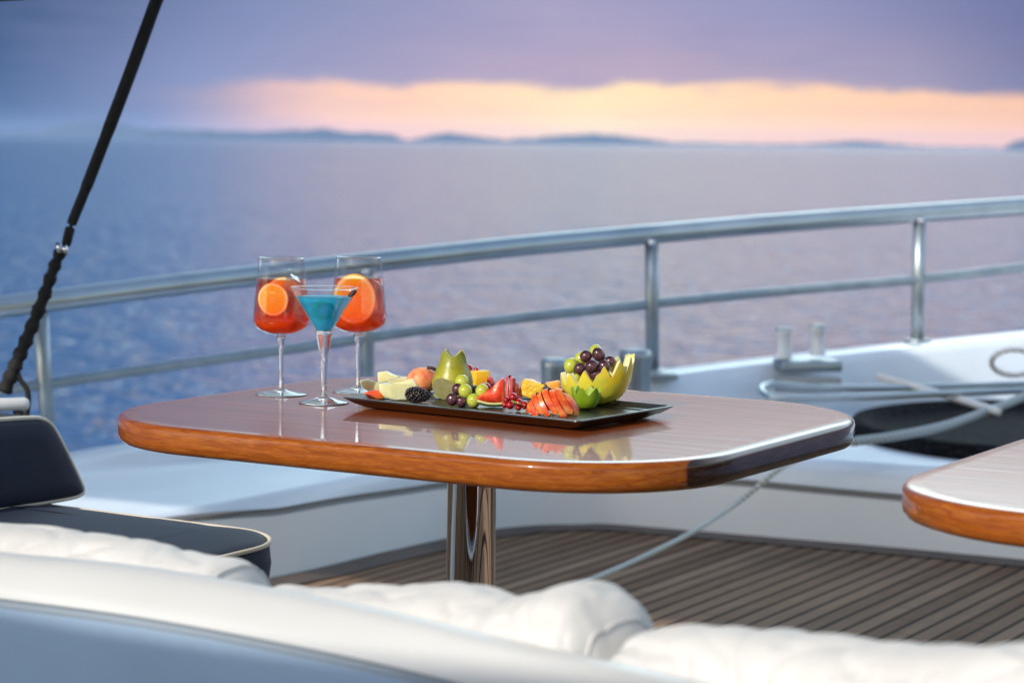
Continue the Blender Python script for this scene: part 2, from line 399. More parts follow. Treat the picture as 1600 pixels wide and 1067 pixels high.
azfade = nt.mapr(nt.math('ADD', X, nt.math('MULTIPLY', nt.math('SUBTRACT', cl_n, .5), .16)), .10, .34)
glowp = nt.mix(nt.mapr(el, .012, .0), glow, nt.mix(.30, glow, srgb(214, 166, 178)))
glowp = nt.mix(1.0, glowp, (1.25, 1.12, .97), 'MULTIPLY')
glowp = nt.mix(nt.mapr(nt.noise(nt.mapping(nt.coord('Generated'), (10, 10, 90)), 2.2, 4, .6), .5, .75, 0, .35), glowp, srgb(244, 200, 186))
glowp = nt.mix(nt.mapr(el, .016, .001), glowp, nt.mix(1.0, glowp, (1.45, 1.35, 1.25), 'MULTIPLY'))
gm = nt.math('MULTIPLY', nt.math('SUBTRACT', 1.0, edge), azfade)
low = nt.mix(gm, deep, glowp)
# higher up: lilac-blue dome, brighter to the right ahead, deeper blue to the left; blends into the physical sky
hi = nt.ramp(Xc, [(0, (.10, .20, .42)), (sp(0), (.27, .40, .60)), (sp(300), (.75, 1.05, 1.3)), (sp(800), (2.3, 3.3, 3.6)), (sp(1500), (4.3, 5.3, 5.4)), (1, (2.0, 2.4, 2.7))])
warm = nt.ramp(Xc, [(0, srgb(60, 88, 130)), (sp(200), srgb(110, 122, 150)), (sp(700), srgb(146, 136, 148)), (sp(1400), srgb(146, 130, 138)), (1, srgb(132, 122, 134))])
c = nt.mix(nt.mapr(el, .066, .085), low, warm)
c = nt.mix(nt.mapr(el, .105, .29), c, hi)
nis = nt.mix(1.0, sky.outputs[0], (.25, .252, .255), 'MULTIPLY')
c = nt.mix(nt.mapr(el, .3, .9), c, nis)
back = nt.mapr(sx.outputs[1], .35, -.2)
c = nt.mix(back, c, nis)
nt.put(bg.inputs[0], c); bg.inputs[1].default_value = 1.0
# ------------------------------------------------------------------ sea, hills
SEA = -2.4
bm = bmesh.new(); Rr = 15000
vs = [bm.verts.new((x, y, SEA)) for x, y in ((-Rr, -2000), (Rr, -2000), (Rr, 2 * Rr), (-Rr, 2 * Rr))]; bm.faces.new(vs)
struct(obj('sea', bm, 'sea_water'))
def ridge(sil, R, name, depth=900):
    rows = []; N = len(sil)
    xs = [sil[0][0] + (sil[-1][0] - sil[0][0]) * i / 90 for i in range(91)]
    for j in range(9):
        row = []
        f = math.sin(PI * j / 8) ** 1.3
        for i, px in enumerate(xs):
            h = lerp_tab(sil, px) + 1.8 * noise.noise(Vector((px * .045, R, 0))) + 1.2 * noise.noise(Vector((px * .12, R, 4))) + 1.0; P = atd(px, h, R)
            y = R + (j - 4) / 4 * depth
            zz = SEA - 4 + (P.z - SEA + 4) * f * (1 + .12 * noise.noise(Vector((px * .05, j * 1.3, R))) * (0 if j == 4 else 1)) + 3 * f * noise.noise(Vector((px * .21, j, 3)))
            row.append(Vector((P.x * y / R, y, zz)))
        rows.append(row)
    return struct(obj(name, loft(rows), 'hill_haze_blue'))
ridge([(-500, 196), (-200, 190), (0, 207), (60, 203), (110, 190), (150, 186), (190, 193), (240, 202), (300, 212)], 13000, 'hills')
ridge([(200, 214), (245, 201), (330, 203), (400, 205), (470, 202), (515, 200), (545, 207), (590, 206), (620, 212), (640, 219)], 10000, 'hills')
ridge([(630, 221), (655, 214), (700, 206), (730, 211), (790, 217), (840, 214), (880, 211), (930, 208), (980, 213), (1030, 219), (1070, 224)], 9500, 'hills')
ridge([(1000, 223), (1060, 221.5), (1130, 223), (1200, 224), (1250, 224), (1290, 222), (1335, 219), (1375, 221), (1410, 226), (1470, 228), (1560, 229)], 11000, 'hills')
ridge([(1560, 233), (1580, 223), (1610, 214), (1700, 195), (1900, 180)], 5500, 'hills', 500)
# air
bm = bmesh.new()
box(bm, (0, 9000, 54), (26000, 21000, 118))
hz = obj('haze', bm, smooth=False); hz['kind'] = 'stuff'
m = bpy.data.materials.new('haze_air'); m.use_nodes = True; m.node_tree.nodes.remove(m.node_tree.nodes['Principled BSDF'])
pv = m.node_tree.nodes.new('ShaderNodeVolumePrincipled'); pv.inputs['Color'].default_value = (.50, .66, .95, 1); pv.inputs['Density'].default_value = 3.6e-5
pv.inputs['Anisotropy'].default_value = .2
m.node_tree.links.new(pv.outputs[0], m.node_tree.nodes['Material Output'].inputs['Volume'])
hz.data.materials.append(m)
# ------------------------------------------------------------------ deck
bm = bmesh.new()
dk = [(-500, 1000), (100, 965), (300, 930), (430, 903), (497, 889), (600, 864), (696, 843), (760, 830), (840, 822), (950, 820), (1150, 836), (1400, 857), (1600, 876), (1900, 910), (2600, 1010)]
edgeP = catmull([atz(x, y, 0) for x, y in dk], 6)
hull = [Vector((4, -3, 0)), Vector((-3, -3, 0))]
bm.faces.new([bm.verts.new(p) for p in edgeP + [Vector((5, -3, 0)), Vector((-4, -3, 0))]])
struct(obj('deck', bm, 'teak_deck', smooth=False))
def offs(P, d):
    out = []
    for i, p in enumerate(P):
        t = (P[min(i + 1, len(P) - 1)] - P[max(i - 1, 0)]).normalized(); out.append(p + Vector((t.y, -t.x, 0)) * d)
    return out
inn = offs(edgeP, .11)
struct(obj('deck_margin', loft([[p + Vector((0, 0, .004)) for p in edgeP], [p + Vector((0, 0, .004)) for p in inn]]), 'teak_margin'))
# ------------------------------------------------------------------ bulwark
crease = [(-500, 860), (100, 835), (300, 806), (430, 797), (535, 779), (696, 756), (840, 750), (950, 748), (1150, 752), (1400, 775), (1600, 793), (1900, 815), (2600, 880)]
railD = [(-600, 5.75), (-300, 5.9), (62, 6.2), (573, 6.7), (1018, 7.1), (1437, 7.6), (1600, 7.8), (1900, 8.2), (2700, 9.4)]
railY = [(-600, 560), (-300, 520), (0, 480), (250, 448), (500, 419), (650, 402), (820, 384), (1018, 366), (1200, 350), (1437, 333), (1600, 322), (1900, 303), (2700, 255)]
def railpt(px): return atd(px, lerp_tab(railY, px), lerp_tab(railD, px))
cols = [-500, -200, 100, 200, 300, 365, 430, 480, 535, 600, 650, 696, 760, 840, 900, 950, 1050, 1150, 1275, 1400, 1500, 1600, 1750, 1900, 2250, 2600]
face_rows = {k: [] for k in range(14)}
prof_rows = []
for px in cols:
    e = atz(px, lerp_tab(dk, px), 0.0)
    cp = atd(px, lerp_tab(crease, px), e.y + .015); zc = cp.z
    rp = railpt(px)
    out = Vector((e.x, e.y, 0)).normalized()
    g = Vector((rp.x, rp.y, 0)); gz = rp.z - .44
    lz = .235 if px > 700 else .235 - .03 * min(1, (700 - px) / 600)
    def P(base, k, z): return base + out * k + Vector((0, 0, z))
    e0 = Vector((e.x, e.y, 0))
    gi = g - out * .17
    row = [P(e0, 0, -.02), P(e0, .004, zc - .012), P(e0, .022, zc - .008), P(e0, .022, zc + .004), P(e0, .002, zc + .008), P(e0, .008, lz - .035), P(e0, .022, lz - .012), P(e0, .05, lz), P(gi, -.03, lz + .002),
           P(gi, -.008, lz + .012), P(gi, 0, max(gz - .03, lz + .015)), P(gi, .02, max(gz - .006, lz + .02)), P(gi, .05, max(gz, lz + .021)), P(g, .05, gz), P(g, .085, gz - .012), P(g, .10, gz - .05), P(g, .16, -.6), P(g, .1, SEA - .5)]
    prof_rows.append(row)
def smooth_cols(rows, k=4):
    n = len(rows[0]); out = [[] for _ in range((len(rows) - 1) * k + 1)]
    for j in range(n):
        c = catmull([r[j] for r in rows], k)
        for i, p in enumerate(c): out[i].append(p)
    return out
SM = smooth_cols(prof_rows)
bw = thing('bulwark', 'light grey moulded bulwark curving round the teak deck below the steel railing', 'bulwark', st(-1, 6))
def sub(rows, a, b): return [r[a:b + 1] for r in rows]
inv = Matrix.Translation(-bw.location)
def part_world(name, bm_, m, parent, **k):
    o = obj(name, bm_, m, parent, **k); o.matrix_parent_inverse = Matrix.Translation(-parent.location); return o
sharp(part_world('inner_face', loft(sub(SM, 0, 1)), 'gelcoat', bw), 40)
part_world('seam', loft(sub(SM, 1, 4)), 'seam_grey', bw)
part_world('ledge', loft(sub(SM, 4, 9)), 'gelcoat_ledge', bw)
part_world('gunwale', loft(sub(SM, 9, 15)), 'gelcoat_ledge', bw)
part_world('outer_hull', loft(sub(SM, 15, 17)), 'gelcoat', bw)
# ------------------------------------------------------------------ railing
rl = thing('railing', 'stainless steel guard railing with a thick top rail and one thin middle rail', 'railing', railpt(1018) - Vector((0, 0, .44)))
rp_ = [railpt(x) for x in range(-600, 2701, 110)]
RP = catmull(rp_, 5)
part_world('top_rail', tube(RP, .031, 20), 'steel', rl)
midY = [(-600, 678), (-300, 645), (0, 610), (87, 598), (250, 574), (500, 539), (650, 517), (820, 496), (1018, 475), (1230, 454), (1427, 438), (1600, 418), (1900, 390), (2700, 320)]
MP = catmull([atd(x, lerp_tab(midY, x), lerp_tab(railD, x)) for x in range(-600, 2701, 110)], 5)
part_world('middle_rail', tube(MP, .0155, 12), 'steel_dull', rl)
for px, pb in ((62, 76), (573, 575), (1018, 1024), (1437, 1439), (-480, -470), (1840, 1838)):
    t = railpt(px); bpt = railpt(pb) - Vector((0, 0, .46))
    part_world('post', tube([bpt, bpt.lerp(t, .5), t - Vector((0, 0, .012))], .0215, 16), 'steel_dull', rl)
    bmx = bmesh.new(); ball(bmx, t + Vector((-.002, -.032, -.026)), .0125, sub=2)
    part_world('bolt', bmx, 'chrome', rl)
    part_world('post_foot', tube([bpt + Vector((0, 0, .018)), bpt + Vector((0, 0, .032))], .045, 20), 'steel_dull', rl)
# ------------------------------------------------------------------ mooring hardware
bd = thing('mooring_bollard', 'pair of thick steel bollards on a base plate behind the melon bowl', 'bollard', atd(940, 620, 6.9))
for x0, x1, yt in ((846, 887, 556), (969, 1018, 542)):
    d = 6.75; t = atd((x0 + x1) / 2, yt + 4, d); r = (x1 - x0) / 2 * d / FPX; b0 = t.copy(); b0.z = .24
    o = part_world('bollard_post', lathe([(0, t.z), (r * .82, t.z), (r * .98, t.z - .006), (r * 1.06, t.z - .012), (r * 1.06, t.z - .028), (r, t.z - .034), (r, b0.z + .02), (r * 1.25, b0.z + .012), (r * 1.3, b0.z)], 32), 'steel_dull', bd)
    for v in o.data.vertices: v.co.x += t.x; v.co.y += t.y
    sharp(o)
bb = bmesh.new(); c0 = atd(935, 640, 6.75); c0.z = .245; box(bb, c0, (.42, .14, .02), Matrix.Rotation(.1, 4, 'Z'), .006)
part_world('base_plate', bb, 'steel_dull', bd)
fl = atd(1036, 583, 6.95)
bb = bmesh.new(); box(bb, fl - Vector((0, 0, .006)), (.085, .12, .022), None, .005)
part_world('side_plate', bb, 'steel_dull', bd)
fp = atd(1262, 565, 7.15)
fl = thing('roller_fairlead', 'small fairlead with two white rollers on a grey steel foot at the gunwale', 'fairlead', fp)
bb = bmesh.new(); fz = fp.z; box(bb, fp - Vector((0, 0, .01)), (.20, .12, .035), Matrix.Rotation(.15, 4, 'Z'), .008); part_world('base_plate', bb, 'steel_dull', fl)
for px, pt, pbm in ((1225, 514, 553), (1278, 509, 549)):
    t = atd(px, pt, 7.15); b0 = atd(px, pbm, 7.15)
    o = part_world('roller', lathe([(0, t.z), (.024, t.z), (.027, t.z - .004), (.027, t.z - .012), (.021, t.z - .02), (.0205, b0.z + .01), (.026, b0.z), (.026, b0.z - .012)], 24), 'white_paint', fl)
    for v in o.data.vertices: v.co.x += t.x; v.co.y += t.y
    bb = lathe([(0, t.z + .004), (.022, t.z + .004), (.0275, t.z + .001), (.0275, t.z - .003)], 24)
    o = part_world('roller_cap', bb, 'steel_dull', fl)
    for v in o.data.vertices: v.co.x += t.x; v.co.y += t.y
bb = bmesh.new(); q = atd(1262, 600, 7.05); box(bb, q, (.21, .05, .045), None, .006)
tag(obj('scupper_vent', bb, 'seam_grey'), 'dark recessed vent under the roller fairlead in the ledge', 'vent')
# low grab loop lying along the ledge
pts = [(1700, 598), (1600, 600), (1480, 604), (1350, 606), (1250, 604), (1205, 600), (1190, 608), (1205, 620), (1260, 623), (1350, 620), (1480, 614), (1600, 610), (1700, 606)]
DD = [6.95, 6.95, 6.93, 6.9, 6.9, 6.88, 6.82, 6.7, 6.68, 6.68, 6.7, 6.75, 6.8]
gl = tag(obj('grab_loop', tube(catmull([atd(x, y, d) for (x, y), d in zip(pts, DD)], 6), .011, 12), 'steel'), 'long rounded stainless loop lying low along the grey ledge', 'handrail')
rg = [atd(1585 + 36 * math.cos(a_ * PI / 12), 566 + 20 * math.sin(a_ * PI / 12), 7.15 + .03 * math.sin(a_ * PI / 12)) for a_ in range(24)]
tag(obj('rope_ring', tube(rg, .009, 10, closed=True), 'rope_white'), 'thin ring of pale line hanging at the gunwale on the right', 'rope')
# black oval mat on the ledge
oc = (atz(1640, 640, .25) + atz(1640, 722, .25)) * .5
L = atz(1335, 676, .25); hx = (oc - L).length; hy = (atz(1640, 640, .25) - atz(1640, 722, .25)).length * .5
bm = bmesh.new(); n = 64; rows = []
hx *= 1.0; dirx = (oc - L).normalized(); diry = Vector((-dirx.y, dirx.x, 0))
for r_, z_ in ((1.0, -.02), (1.0, .018), (.985, .03), (.95, .034), (.90, .026), (.86, .008), (.5, .004)):
    rows.append([oc + dirx * hx * r_ * math.cos(2 * PI * i / n) + diry * hy * r_ * math.sin(2 * PI * i / n) + Vector((0, 0, z_)) for i in range(n + 1)])
loft(rows, bm); bmesh.ops.remove_doubles(bm, verts=bm.verts, dist=1e-5)
bed = [e for e in bm.edges if e.is_boundary and (e.verts[0].co - oc).length < hx * .55]
bmesh.ops.contextual_create(bm, geom=bed)
tag(obj('woven_mat', bm, 'black_weave'), 'black woven oval mat with raised rim lying on the grey ledge under a rope', 'mat')
# ropes
def ropeobj(pts, r, m, label, k=10):
    return tag(obj('rope', tube(catmull(pts, k), r, 10), m), label, 'rope')
r1 = [atd(1330, 690, 6.2), atd(1400, 681, 6.25), atd(1480, 664, 6.35), atd(1560, 636, 6.5), atd(1620, 612, 6.6), atd(1700, 585, 6.7)]
ropeobj(r1, .0135, 'rope_grey', 'thick grey mooring rope crossing the black woven mat')
p0 = atd(1560, 643, 6.4)
ropeobj([atd(1372, 588, 7.0), atd(1430, 604, 6.9), atd(1500, 624, 6.7), p0], .0115, 'rope_white', 'short white rope slanting down from the ledge towards the thick rope')
eA = atz(1215, 735, .24)
ropeobj([atd(1330, 690, 6.2), atd(1262, 712, 6.22), atd(1218, 733, eA.y - .01), atd(1150, 787, 6.0), atd(1080, 832, 5.8), atd(1000, 872, 5.62), atd(925, 905, 5.45), atd(860, 932, 5.3)], .0072, 'rope_fleck', 'flecked rope running down from the ledge across the teak deck')
# ------------------------------------------------------------------ table
def rrect(x0, x1, y0, y1, r, n=14, sq=1.0):
    out = []
    for cx, cy, a0 in ((x1 - r, y0 + r, -PI / 2), (x1 - r, y1 - r, 0), (x0 + r, y1 - r, PI / 2), (x0 + r, y0 + r, PI)):
        for i in range(n + 1): out.append((cx + r * math.cos(a0 + PI / 2 * i / n), cy + r * math.sin(a0 + PI / 2 * i / n)))
    return out
def densify(P, step=.04):
    out = []
    for i, p in enumerate(P):
        q = P[(i + 1) % len(P)]; d = math.hypot(q[0] - p[0], q[1] - p[1]); k = max(1, int(d / step))
        for j in range(k): out.append((p[0] + (q[0] - p[0]) * j / k, p[1] + (q[1] - p[1]) * j / k))
    return out
TZ = .704
def make_table(label, loc):
    t = thing('dining_table', label, 'table', loc, (0, 0, TH), 'varnished dining tables on the deck')
    hw, hd, R = .508, .425, .235
    def ring(ins, z):
        return [Vector((x, y, z)) for x, y in densify(rrect(-hw + ins, hw - ins, -hd + ins, hd - ins, R - ins), .03)]
    # consistent point count: build outer ring then inset by scaling normals
    base = densify(rrect(-hw, hw, -hd, hd, R), .03); N = len(base)
    def inset(d, z):
        out = []
        for i in range(N):
            a = Vector(base[i - 1]); b = Vector(base[(i + 1) % N]); tt = (b - a).normalized(); nn = Vector((-tt.y, tt.x))
            p = Vector(base[i]) + nn * d; out.append(Vector((p.x, p.y, z)))
        return out
    prof = [(.030, TZ), (.012, TZ + .0002), (.007, TZ - .0006), (.0035, TZ - .0024), (.0012, TZ - .0055), (0, TZ - .010), (0, TZ - .028), (.0015, TZ - .034), (.006, TZ - .0395), (.014, TZ - .042), (.06, TZ - .042)]
    rows = [inset(d, z) for d, z in prof]; rows = [r + [r[0]] for r in rows]
    bm = loft(rows); bmesh.ops.remove_doubles(bm, verts=bm.verts, dist=1e-6)
    obj('edge_band', bm, 'varnished_edge', t)
    bm = bmesh.new(); bm.faces.new([bm.verts.new(p) for p in inset(.0298, TZ)])
    bmesh.ops.recalc_face_normals(bm, faces=bm.faces)
    if list(bm.faces)[0].normal.z < 0: bmesh.ops.reverse_faces(bm, faces=bm.faces)
    me = bpy.data.meshes.new('tabletop'); bm.to_mesh(me); bm.free(); me.materials.append(MATS['varnished_wood'])
    o = bpy.data.objects.new('tabletop', me); COL.objects.link(o); o.parent = t
    bm = bmesh.new(); bm.faces.new([bm.verts.new(p) for p in inset(.0595, TZ - .0418)]); obj('underside', bm, 'varnished_edge', t, smooth=False)
    obj('leg', lathe([(.038, .012), (.038, TZ - .06), (.052, TZ - .058), (.09, TZ - .05), (.12, TZ - .043)], 48), 'chrome', t).location = (-.022, -.014, 0)
    obj('base_plate', lathe([(0, .016), (.05, .016), (.15, .014), (.175, .01), (.18, .0)], 48), 'chrome', t).location = (-.022, -.014, 0)
    return t
c1 = st(-1.80, 2.93)
make_table('varnished mahogany pedestal table carrying the three drinks and the fruit tray', c1)
make_table('empty varnished table of which only a rounded corner shows on the right', st(-.517, 2.905))
# leg appears at px 735: shift it if needed
# ------------------------------------------------------------------ tray
tl, tf, tr_ = atz(533, 620, TZ + .0182), atz(910, 658.5, TZ + .0182), atz(1046, 633, TZ + .0182)
ux = (tf - tl); LX = ux.length * .985; ux.normalize(); LY = (tr_ - tf).length
uy = Vector((-ux.y, ux.x, 0))
tc = (tl + ux * LX / 2 + uy * LY / 2); tc.z = TZ
trot = math.atan2(ux.y, ux.x)
tr = thing('serving_tray', 'black rectangular slate coloured serving tray with raised flared rim under the fruit', 'tray', tc, (0, 0, trot))
def rr(hw_, hd_, r): return densify(rrect(-hw_, hw_, -hd_, hd_, r, 5), .05)
rows = []
a_, b_ = LX / 2, LY / 2
for ins, z, r in ((.030, .002, .012), (.026, .0015, .012), (.012, .008, .010), (.002, .0155, .008), (0, .0165, .008), (.0005, .0182, .008), (.004, .0185, .007), (.014, .0125, .006), (.0155, .0115, .006), (.026, .0112, .006), (.028, .0095, .006)):
    P_ = rrect(-a_ + ins, a_ - ins, -b_ + ins, b_ - ins, r, 5); rows.append([Vector((x, y, z)) for x, y in P_ + [P_[0]]])
bm = loft(rows); bmesh.ops.remove_doubles(bm, verts=bm.verts, dist=1e-6)
sharp(obj('rim', bm, 'tray_black', tr), 30)
P_ = rrect(-a_ + .0278, a_ - .0278, -b_ + .0278, b_ - .0278, .006, 5); bm = bmesh.new(); bm.faces.new([bm.verts.new((x, y, .0096)) for x, y in P_]); obj('tray_bed', bm, 'tray_black', tr, smooth=False)
for sx_ in (-1, 1):
    for sy_ in (-1, 1):
        bm = bmesh.new(); box(bm, (sx_ * (a_ - .05), sy_ * (b_ - .05), .0015), (.02, .012, .003), None, .0008, 1); obj('foot', bm, 'tray_black', tr)
TT = TZ + .0098      # tray bed height
# ------------------------------------------------------------------ glasses
def wine_glass(px, py, label):
    p = atz(px, py, TZ); t = thing('cocktail_glass', label, 'glass', p, (0, 0, 0), 'stemmed glasses with orange drinks')
    outer = [(.0125, .0985), (.026, .1015), (.0385, .1075), (.0448, .1155), (.0468, .124), (.0462, .135), (.0435, .165), (.0400, .195), (.0372, .2235)]
    th = .0011
    inner = [(r - th, z + (.0016 if r < .04 else 0)) for r, z in outer[1:]]
    prof = [(0, .0965), (.008, .097)] + outer + [(.0369, .2242), (.0363, .2235)] + list(reversed(inner)) + [(.012, .1008), (0, .0998)]
    obj('bowl', lathe(prof, 64), 'bowl_glass', t)
    stem = [(.0, .0962), (.0075, .0965), (.0062, .090), (.0045, .080), (.0037, .065), (.0033, .045), (.0034, .025), (.0042, .015), (.0050, .0125), (.0046, .0105), (.0075, .0085), (.013, .0062), (.028, .0034), (.0405, .0022), (.0425, .0014), (.0422, .0006), (.038, .0003), (0, .0003)]
    obj('stem', lathe(stem, 48), 'stem_glass', t)
    zt = .1905
    dr = [(0, .1002), (.012, .1010)]
    for r, z in inner:
        if z < zt - .002: dr.append((r - .0003, z))
    dr += [(.0397, zt), (.0385, zt - .0006), (0, zt - .0008)]
    obj('drink', lathe(dr, 64), 'orange_drink', t)
    obj('rim', tube([Vector((.0368 * math.cos(k * PI / 32), .0368 * math.sin(k * PI / 32), .2238)) for k in range(64)], .0008, 6, closed=True), 'stem_glass', t)
    return p, t
g1, t1 = wine_glass(439.5, 616.5, 'left stemmed glass of orange drink, its orange slice dipped inside the bowl')
g2, t2 = wine_glass(559.5, 612.5, 'stemmed glass of orange drink with a large bright orange wheel, partly behind the martini glass')
def orange_slice(c, rx, rz, rot, label, th=.004):
    bm = bmesh.new(); n = 56; rows = []
    for r_, y_ in ((0.0, -1), (.93, -1), (.985, -.7), (1.0, 0), (.985, .7), (.93, 1), (0.0, 1)):
        rows.append([Vector((r_ * math.cos(2 * PI * i / n), y_, r_ * math.sin(2 * PI * i / n))) for i in range(n + 1)])
    loft(rows, bm); bmesh.ops.remove_doubles(bm, verts=bm.verts, dist=1e-5)
    for v in bm.verts: v.co.y += .25 * noise.noise(v.co * 3)
    o = obj('orange_slice', bm, 'orange_slice'); o.location = c; o.scale = (rx, th / 2, rz); o.rotation_euler = rot
    return tag(o, label, 'orange slice', 'orange slices in the drinks')
orange_slice(g1 + Vector((-.011, -.024, .158)), .0265, .0275, (math.radians(4), 0, math.radians(-14)), 'orange slice half sunk in the left drink')
orange_slice(g1 + Vector((.004, -.010, .163)), .030, .031, (math.radians(-8), 0, math.radians(10)), 'second orange slice, darker, behind the front slice in the left glass')
orange_slice(g2 + Vector((-.0055, -.0185, .156)), .0360, .0420, (math.radians(2), 0, math.radians(-6)), 'large orange wheel showing its white pith ring in the right orange drink')
def ice(c, s, rot, label):
    bm = bmesh.new(); box(bm, (0, 0, 0), s, None, .004, 3)
    for v in bm.verts: v.co += noise.noise_vector(v.co * 70 + Vector(c) * 9) * .0018
    o = obj('ice_cube', bm, 'ice'); o.location = c; o.rotation_euler = rot; return tag(o, label, 'ice cube', 'ice cubes in the drinks')
ice(g1 + Vector((.018, -.012, .183)), (.022, .022, .024), (.3, .5, .4), 'ice cube breaking the surface of the left orange drink')
ice(g1 + Vector((.018, .012, .155)), (.024, .024, .024), (.6, .2, .9), 'ice cube sunk behind the orange slices of the left drink')
ice(g2 + Vector((.024, -.006, .172)), (.020, .022, .030), (.1, .35, .3), 'tall ice cube beside the orange wheel in the right drink')
ice(g2 + Vector((.016, .012, .140)), (.024, .024, .026), (.5, .7, .2), 'lower ice cube at the bottom of the right orange drink')
# martini
p = atz(506, 629.5, TZ); mg = thing('martini_glass', 'conical martini glass of bright blue drink in front of the two orange drinks', 'glass', p)
H_ = .1835
outer = [(.0075, .108), (.0135, .1165), (.0545, H_)]; 
prof = [(0, .112), (.009, .1135), (.0130, .1175)] + [(.0130 + (.0537 - .0130) * k / 8, .1175 + (H_ - .1175) * k / 8) for k in range(1, 9)] + [(.0541, H_ + .0006), (.0545, H_)] + [(.0545 - (.0545 - .0142) * k / 8, H_ - (H_ - .1165) * k / 8) for k in range(1, 9)] + [(.0, .1100)]
obj('bowl', lathe(prof, 64), 'bowl_glass', mg)
obj('rim', tube([Vector((.0541 * math.cos(k * PI / 32), .0541 * math.sin(k * PI / 32), H_ + .0003)) for k in range(64)], .0009, 6, closed=True), 'stem_glass', mg)
obj('stem', lathe([(0, .1118), (.0138, .1160), (.0125, .108), (.0098, .092), (.0072, .078), (.0055, .062), (.0046, .045), (.0042, .028), (.0046, .016), (.0066, .0135), (.0062, .0112), (.011, .0090), (.024, .0048), (.037, .0024), (.0402, .0016), (.0398, .0006), (.034, .0003), (0, .0003)], 48), 'stem_glass', mg)
zl = .1695; rl_ = .0130 + (.0537 - .0130) * (zl - .1175) / (H_ - .1175)
obj('drink', lathe([(0, .1128), (.009, .1142), (.0129, .118)] + [(.0127 + (rl_ - .0130) * k / 6, .1175 + (zl - .1175) * k / 6) for k in range(1, 7)] + [(rl_ - .002, zl - .0007), (0, zl - .0008)], 64), 'blue_drink', mg)
pts = [Vector((.0155 * math.cos(k * PI / 12) + .001, -.0130 + .003 * math.sin(k * PI / 12 + .6), .1490 + .0115 * math.sin(k * PI / 12))) for k in range(24)]
rs = [.0020 + .0030 * max(0, math.cos(k * PI / 12 - 2.4)) for k in range(24)]
o = tag(obj('lime_twist', tube(pts, rs, 10, closed=True), 'lime_green'), 'green lime twist sunk in the blue drink', 'garnish'); o.location = p
ice(p + Vector((.004, .004, .151)), (.021, .02, .021), (.5, .2, .7), 'ice cube in the blue martini')
bm = bmesh.new(); ball(bm, (0, 0, 0), .0062, (1.4, .8, .7), 2, Matrix.Rotation(-.7, 4, 'Y')); 
o = tag(obj('rim_garnish', bm, 'stem_brown'), 'small dark garnish on the right rim of the martini glass', 'garnish'); o.location = p + Vector((.0455, -.012, .176))
# ------------------------------------------------------------------ fruit
S = .001       # roughly one millimetre per photo pixel at the tray
def on(px, py, dy=0):      # contact pixel -> world point on the tray bed
    q = atz(px, py, TT); return q + Vector((0, dy, 0))
def outl(px0, py0, pts):   # photo outline -> metres relative to contact point (x right, z up)
    return [((x - px0) * S, (py0 - y) * S) for x, y in pts]
def slab(name, px, py, pts, th, m, label, cat, rz=0, bev=.002, jit=.0006, dy=0, taper=.92, group=None):
    bm = prism(outl(px, py, pts), -th / 2, th / 2, bev, 2, jit, taper)
    o = obj(name, bm, m); o.location = on(px, py, dy); o.rotation_euler = (0, 0, rz)
    sharp(o, 50); return tag(o, label, cat, group)
slab('melon_piece', 577, 612, [(559, 595), (575, 592), (587, 598), (600, 600), (612, 606), (600, 612), (575, 612), (564, 606)], .026, 'melon_flesh', 'pale melon piece at the left end of the tray', 'melon', .2, dy=.010, group='pale melon pieces')
slab('melon_piece', 603, 606, [(587, 584), (600, 582), (612, 588), (620, 592), (640, 592), (652, 604), (620, 606), (588, 602)], .02, 'melon_flesh', 'pale melon piece standing highest of the four, at the back', 'melon', -.1, dy=.045, group='pale melon pieces')
slab('melon_piece', 622, 612, [(590, 600), (610, 594), (630, 590), (645, 592), (655, 612), (590, 612)], .02, 'melon_flesh', 'pale melon piece behind the front piece', 'melon', .15, dy=.024, group='pale melon pieces')
slab('melon_piece', 622, 625, [(592, 600), (597, 598), (612, 601), (628, 596), (637, 592), (646, 591), (652, 598), (657, 610), (655, 620), (640, 624), (618, 625), (602, 621), (593, 612)], .024, 'melon_flesh', 'large crescent of pale melon in front, left of the blackberry', 'melon', -.05, dy=.006, group='pale melon pieces')
o = slab('nectarine_slice', 580, 623, [(560, 619), (572, 612), (588, 609), (600, 608), (602, 622), (585, 623), (568, 623)], .016, 'nectarine_skin', 'red skinned nectarine slice lying at the left end of the tray', 'nectarine', .1)
# blackberry
bm = bmesh.new()
for k in range(90):
    z = 1 - 2 * (k + .5) / 90; a = k * 2.39996; r = math.sqrt(1 - z * z)
    ball(bm, (r * math.cos(a) * .0105, 0 + r * math.sin(a) * .0105, 0), .001, (1, 1, 1), 1) if False else None
    v = Vector((z, r * math.cos(a), r * math.sin(a)))
    ball(bm, (v.x * .0185, v.y * .0105 * (1 - .15 * v.x), v.z * .0105 * (1 - .15 * v.x)), .0029 + .0003 * math.sin(k), (1, 1, 1), 1)
o = obj('blackberry', bm, 'blackberry'); o.location = on(652, 630) + Vector((0, .008, .0125)); o.rotation_euler = (0, math.radians(4), math.radians(-12)); tag(o, 'plump blackberry lying in front of the large melon crescent', 'blackberry')
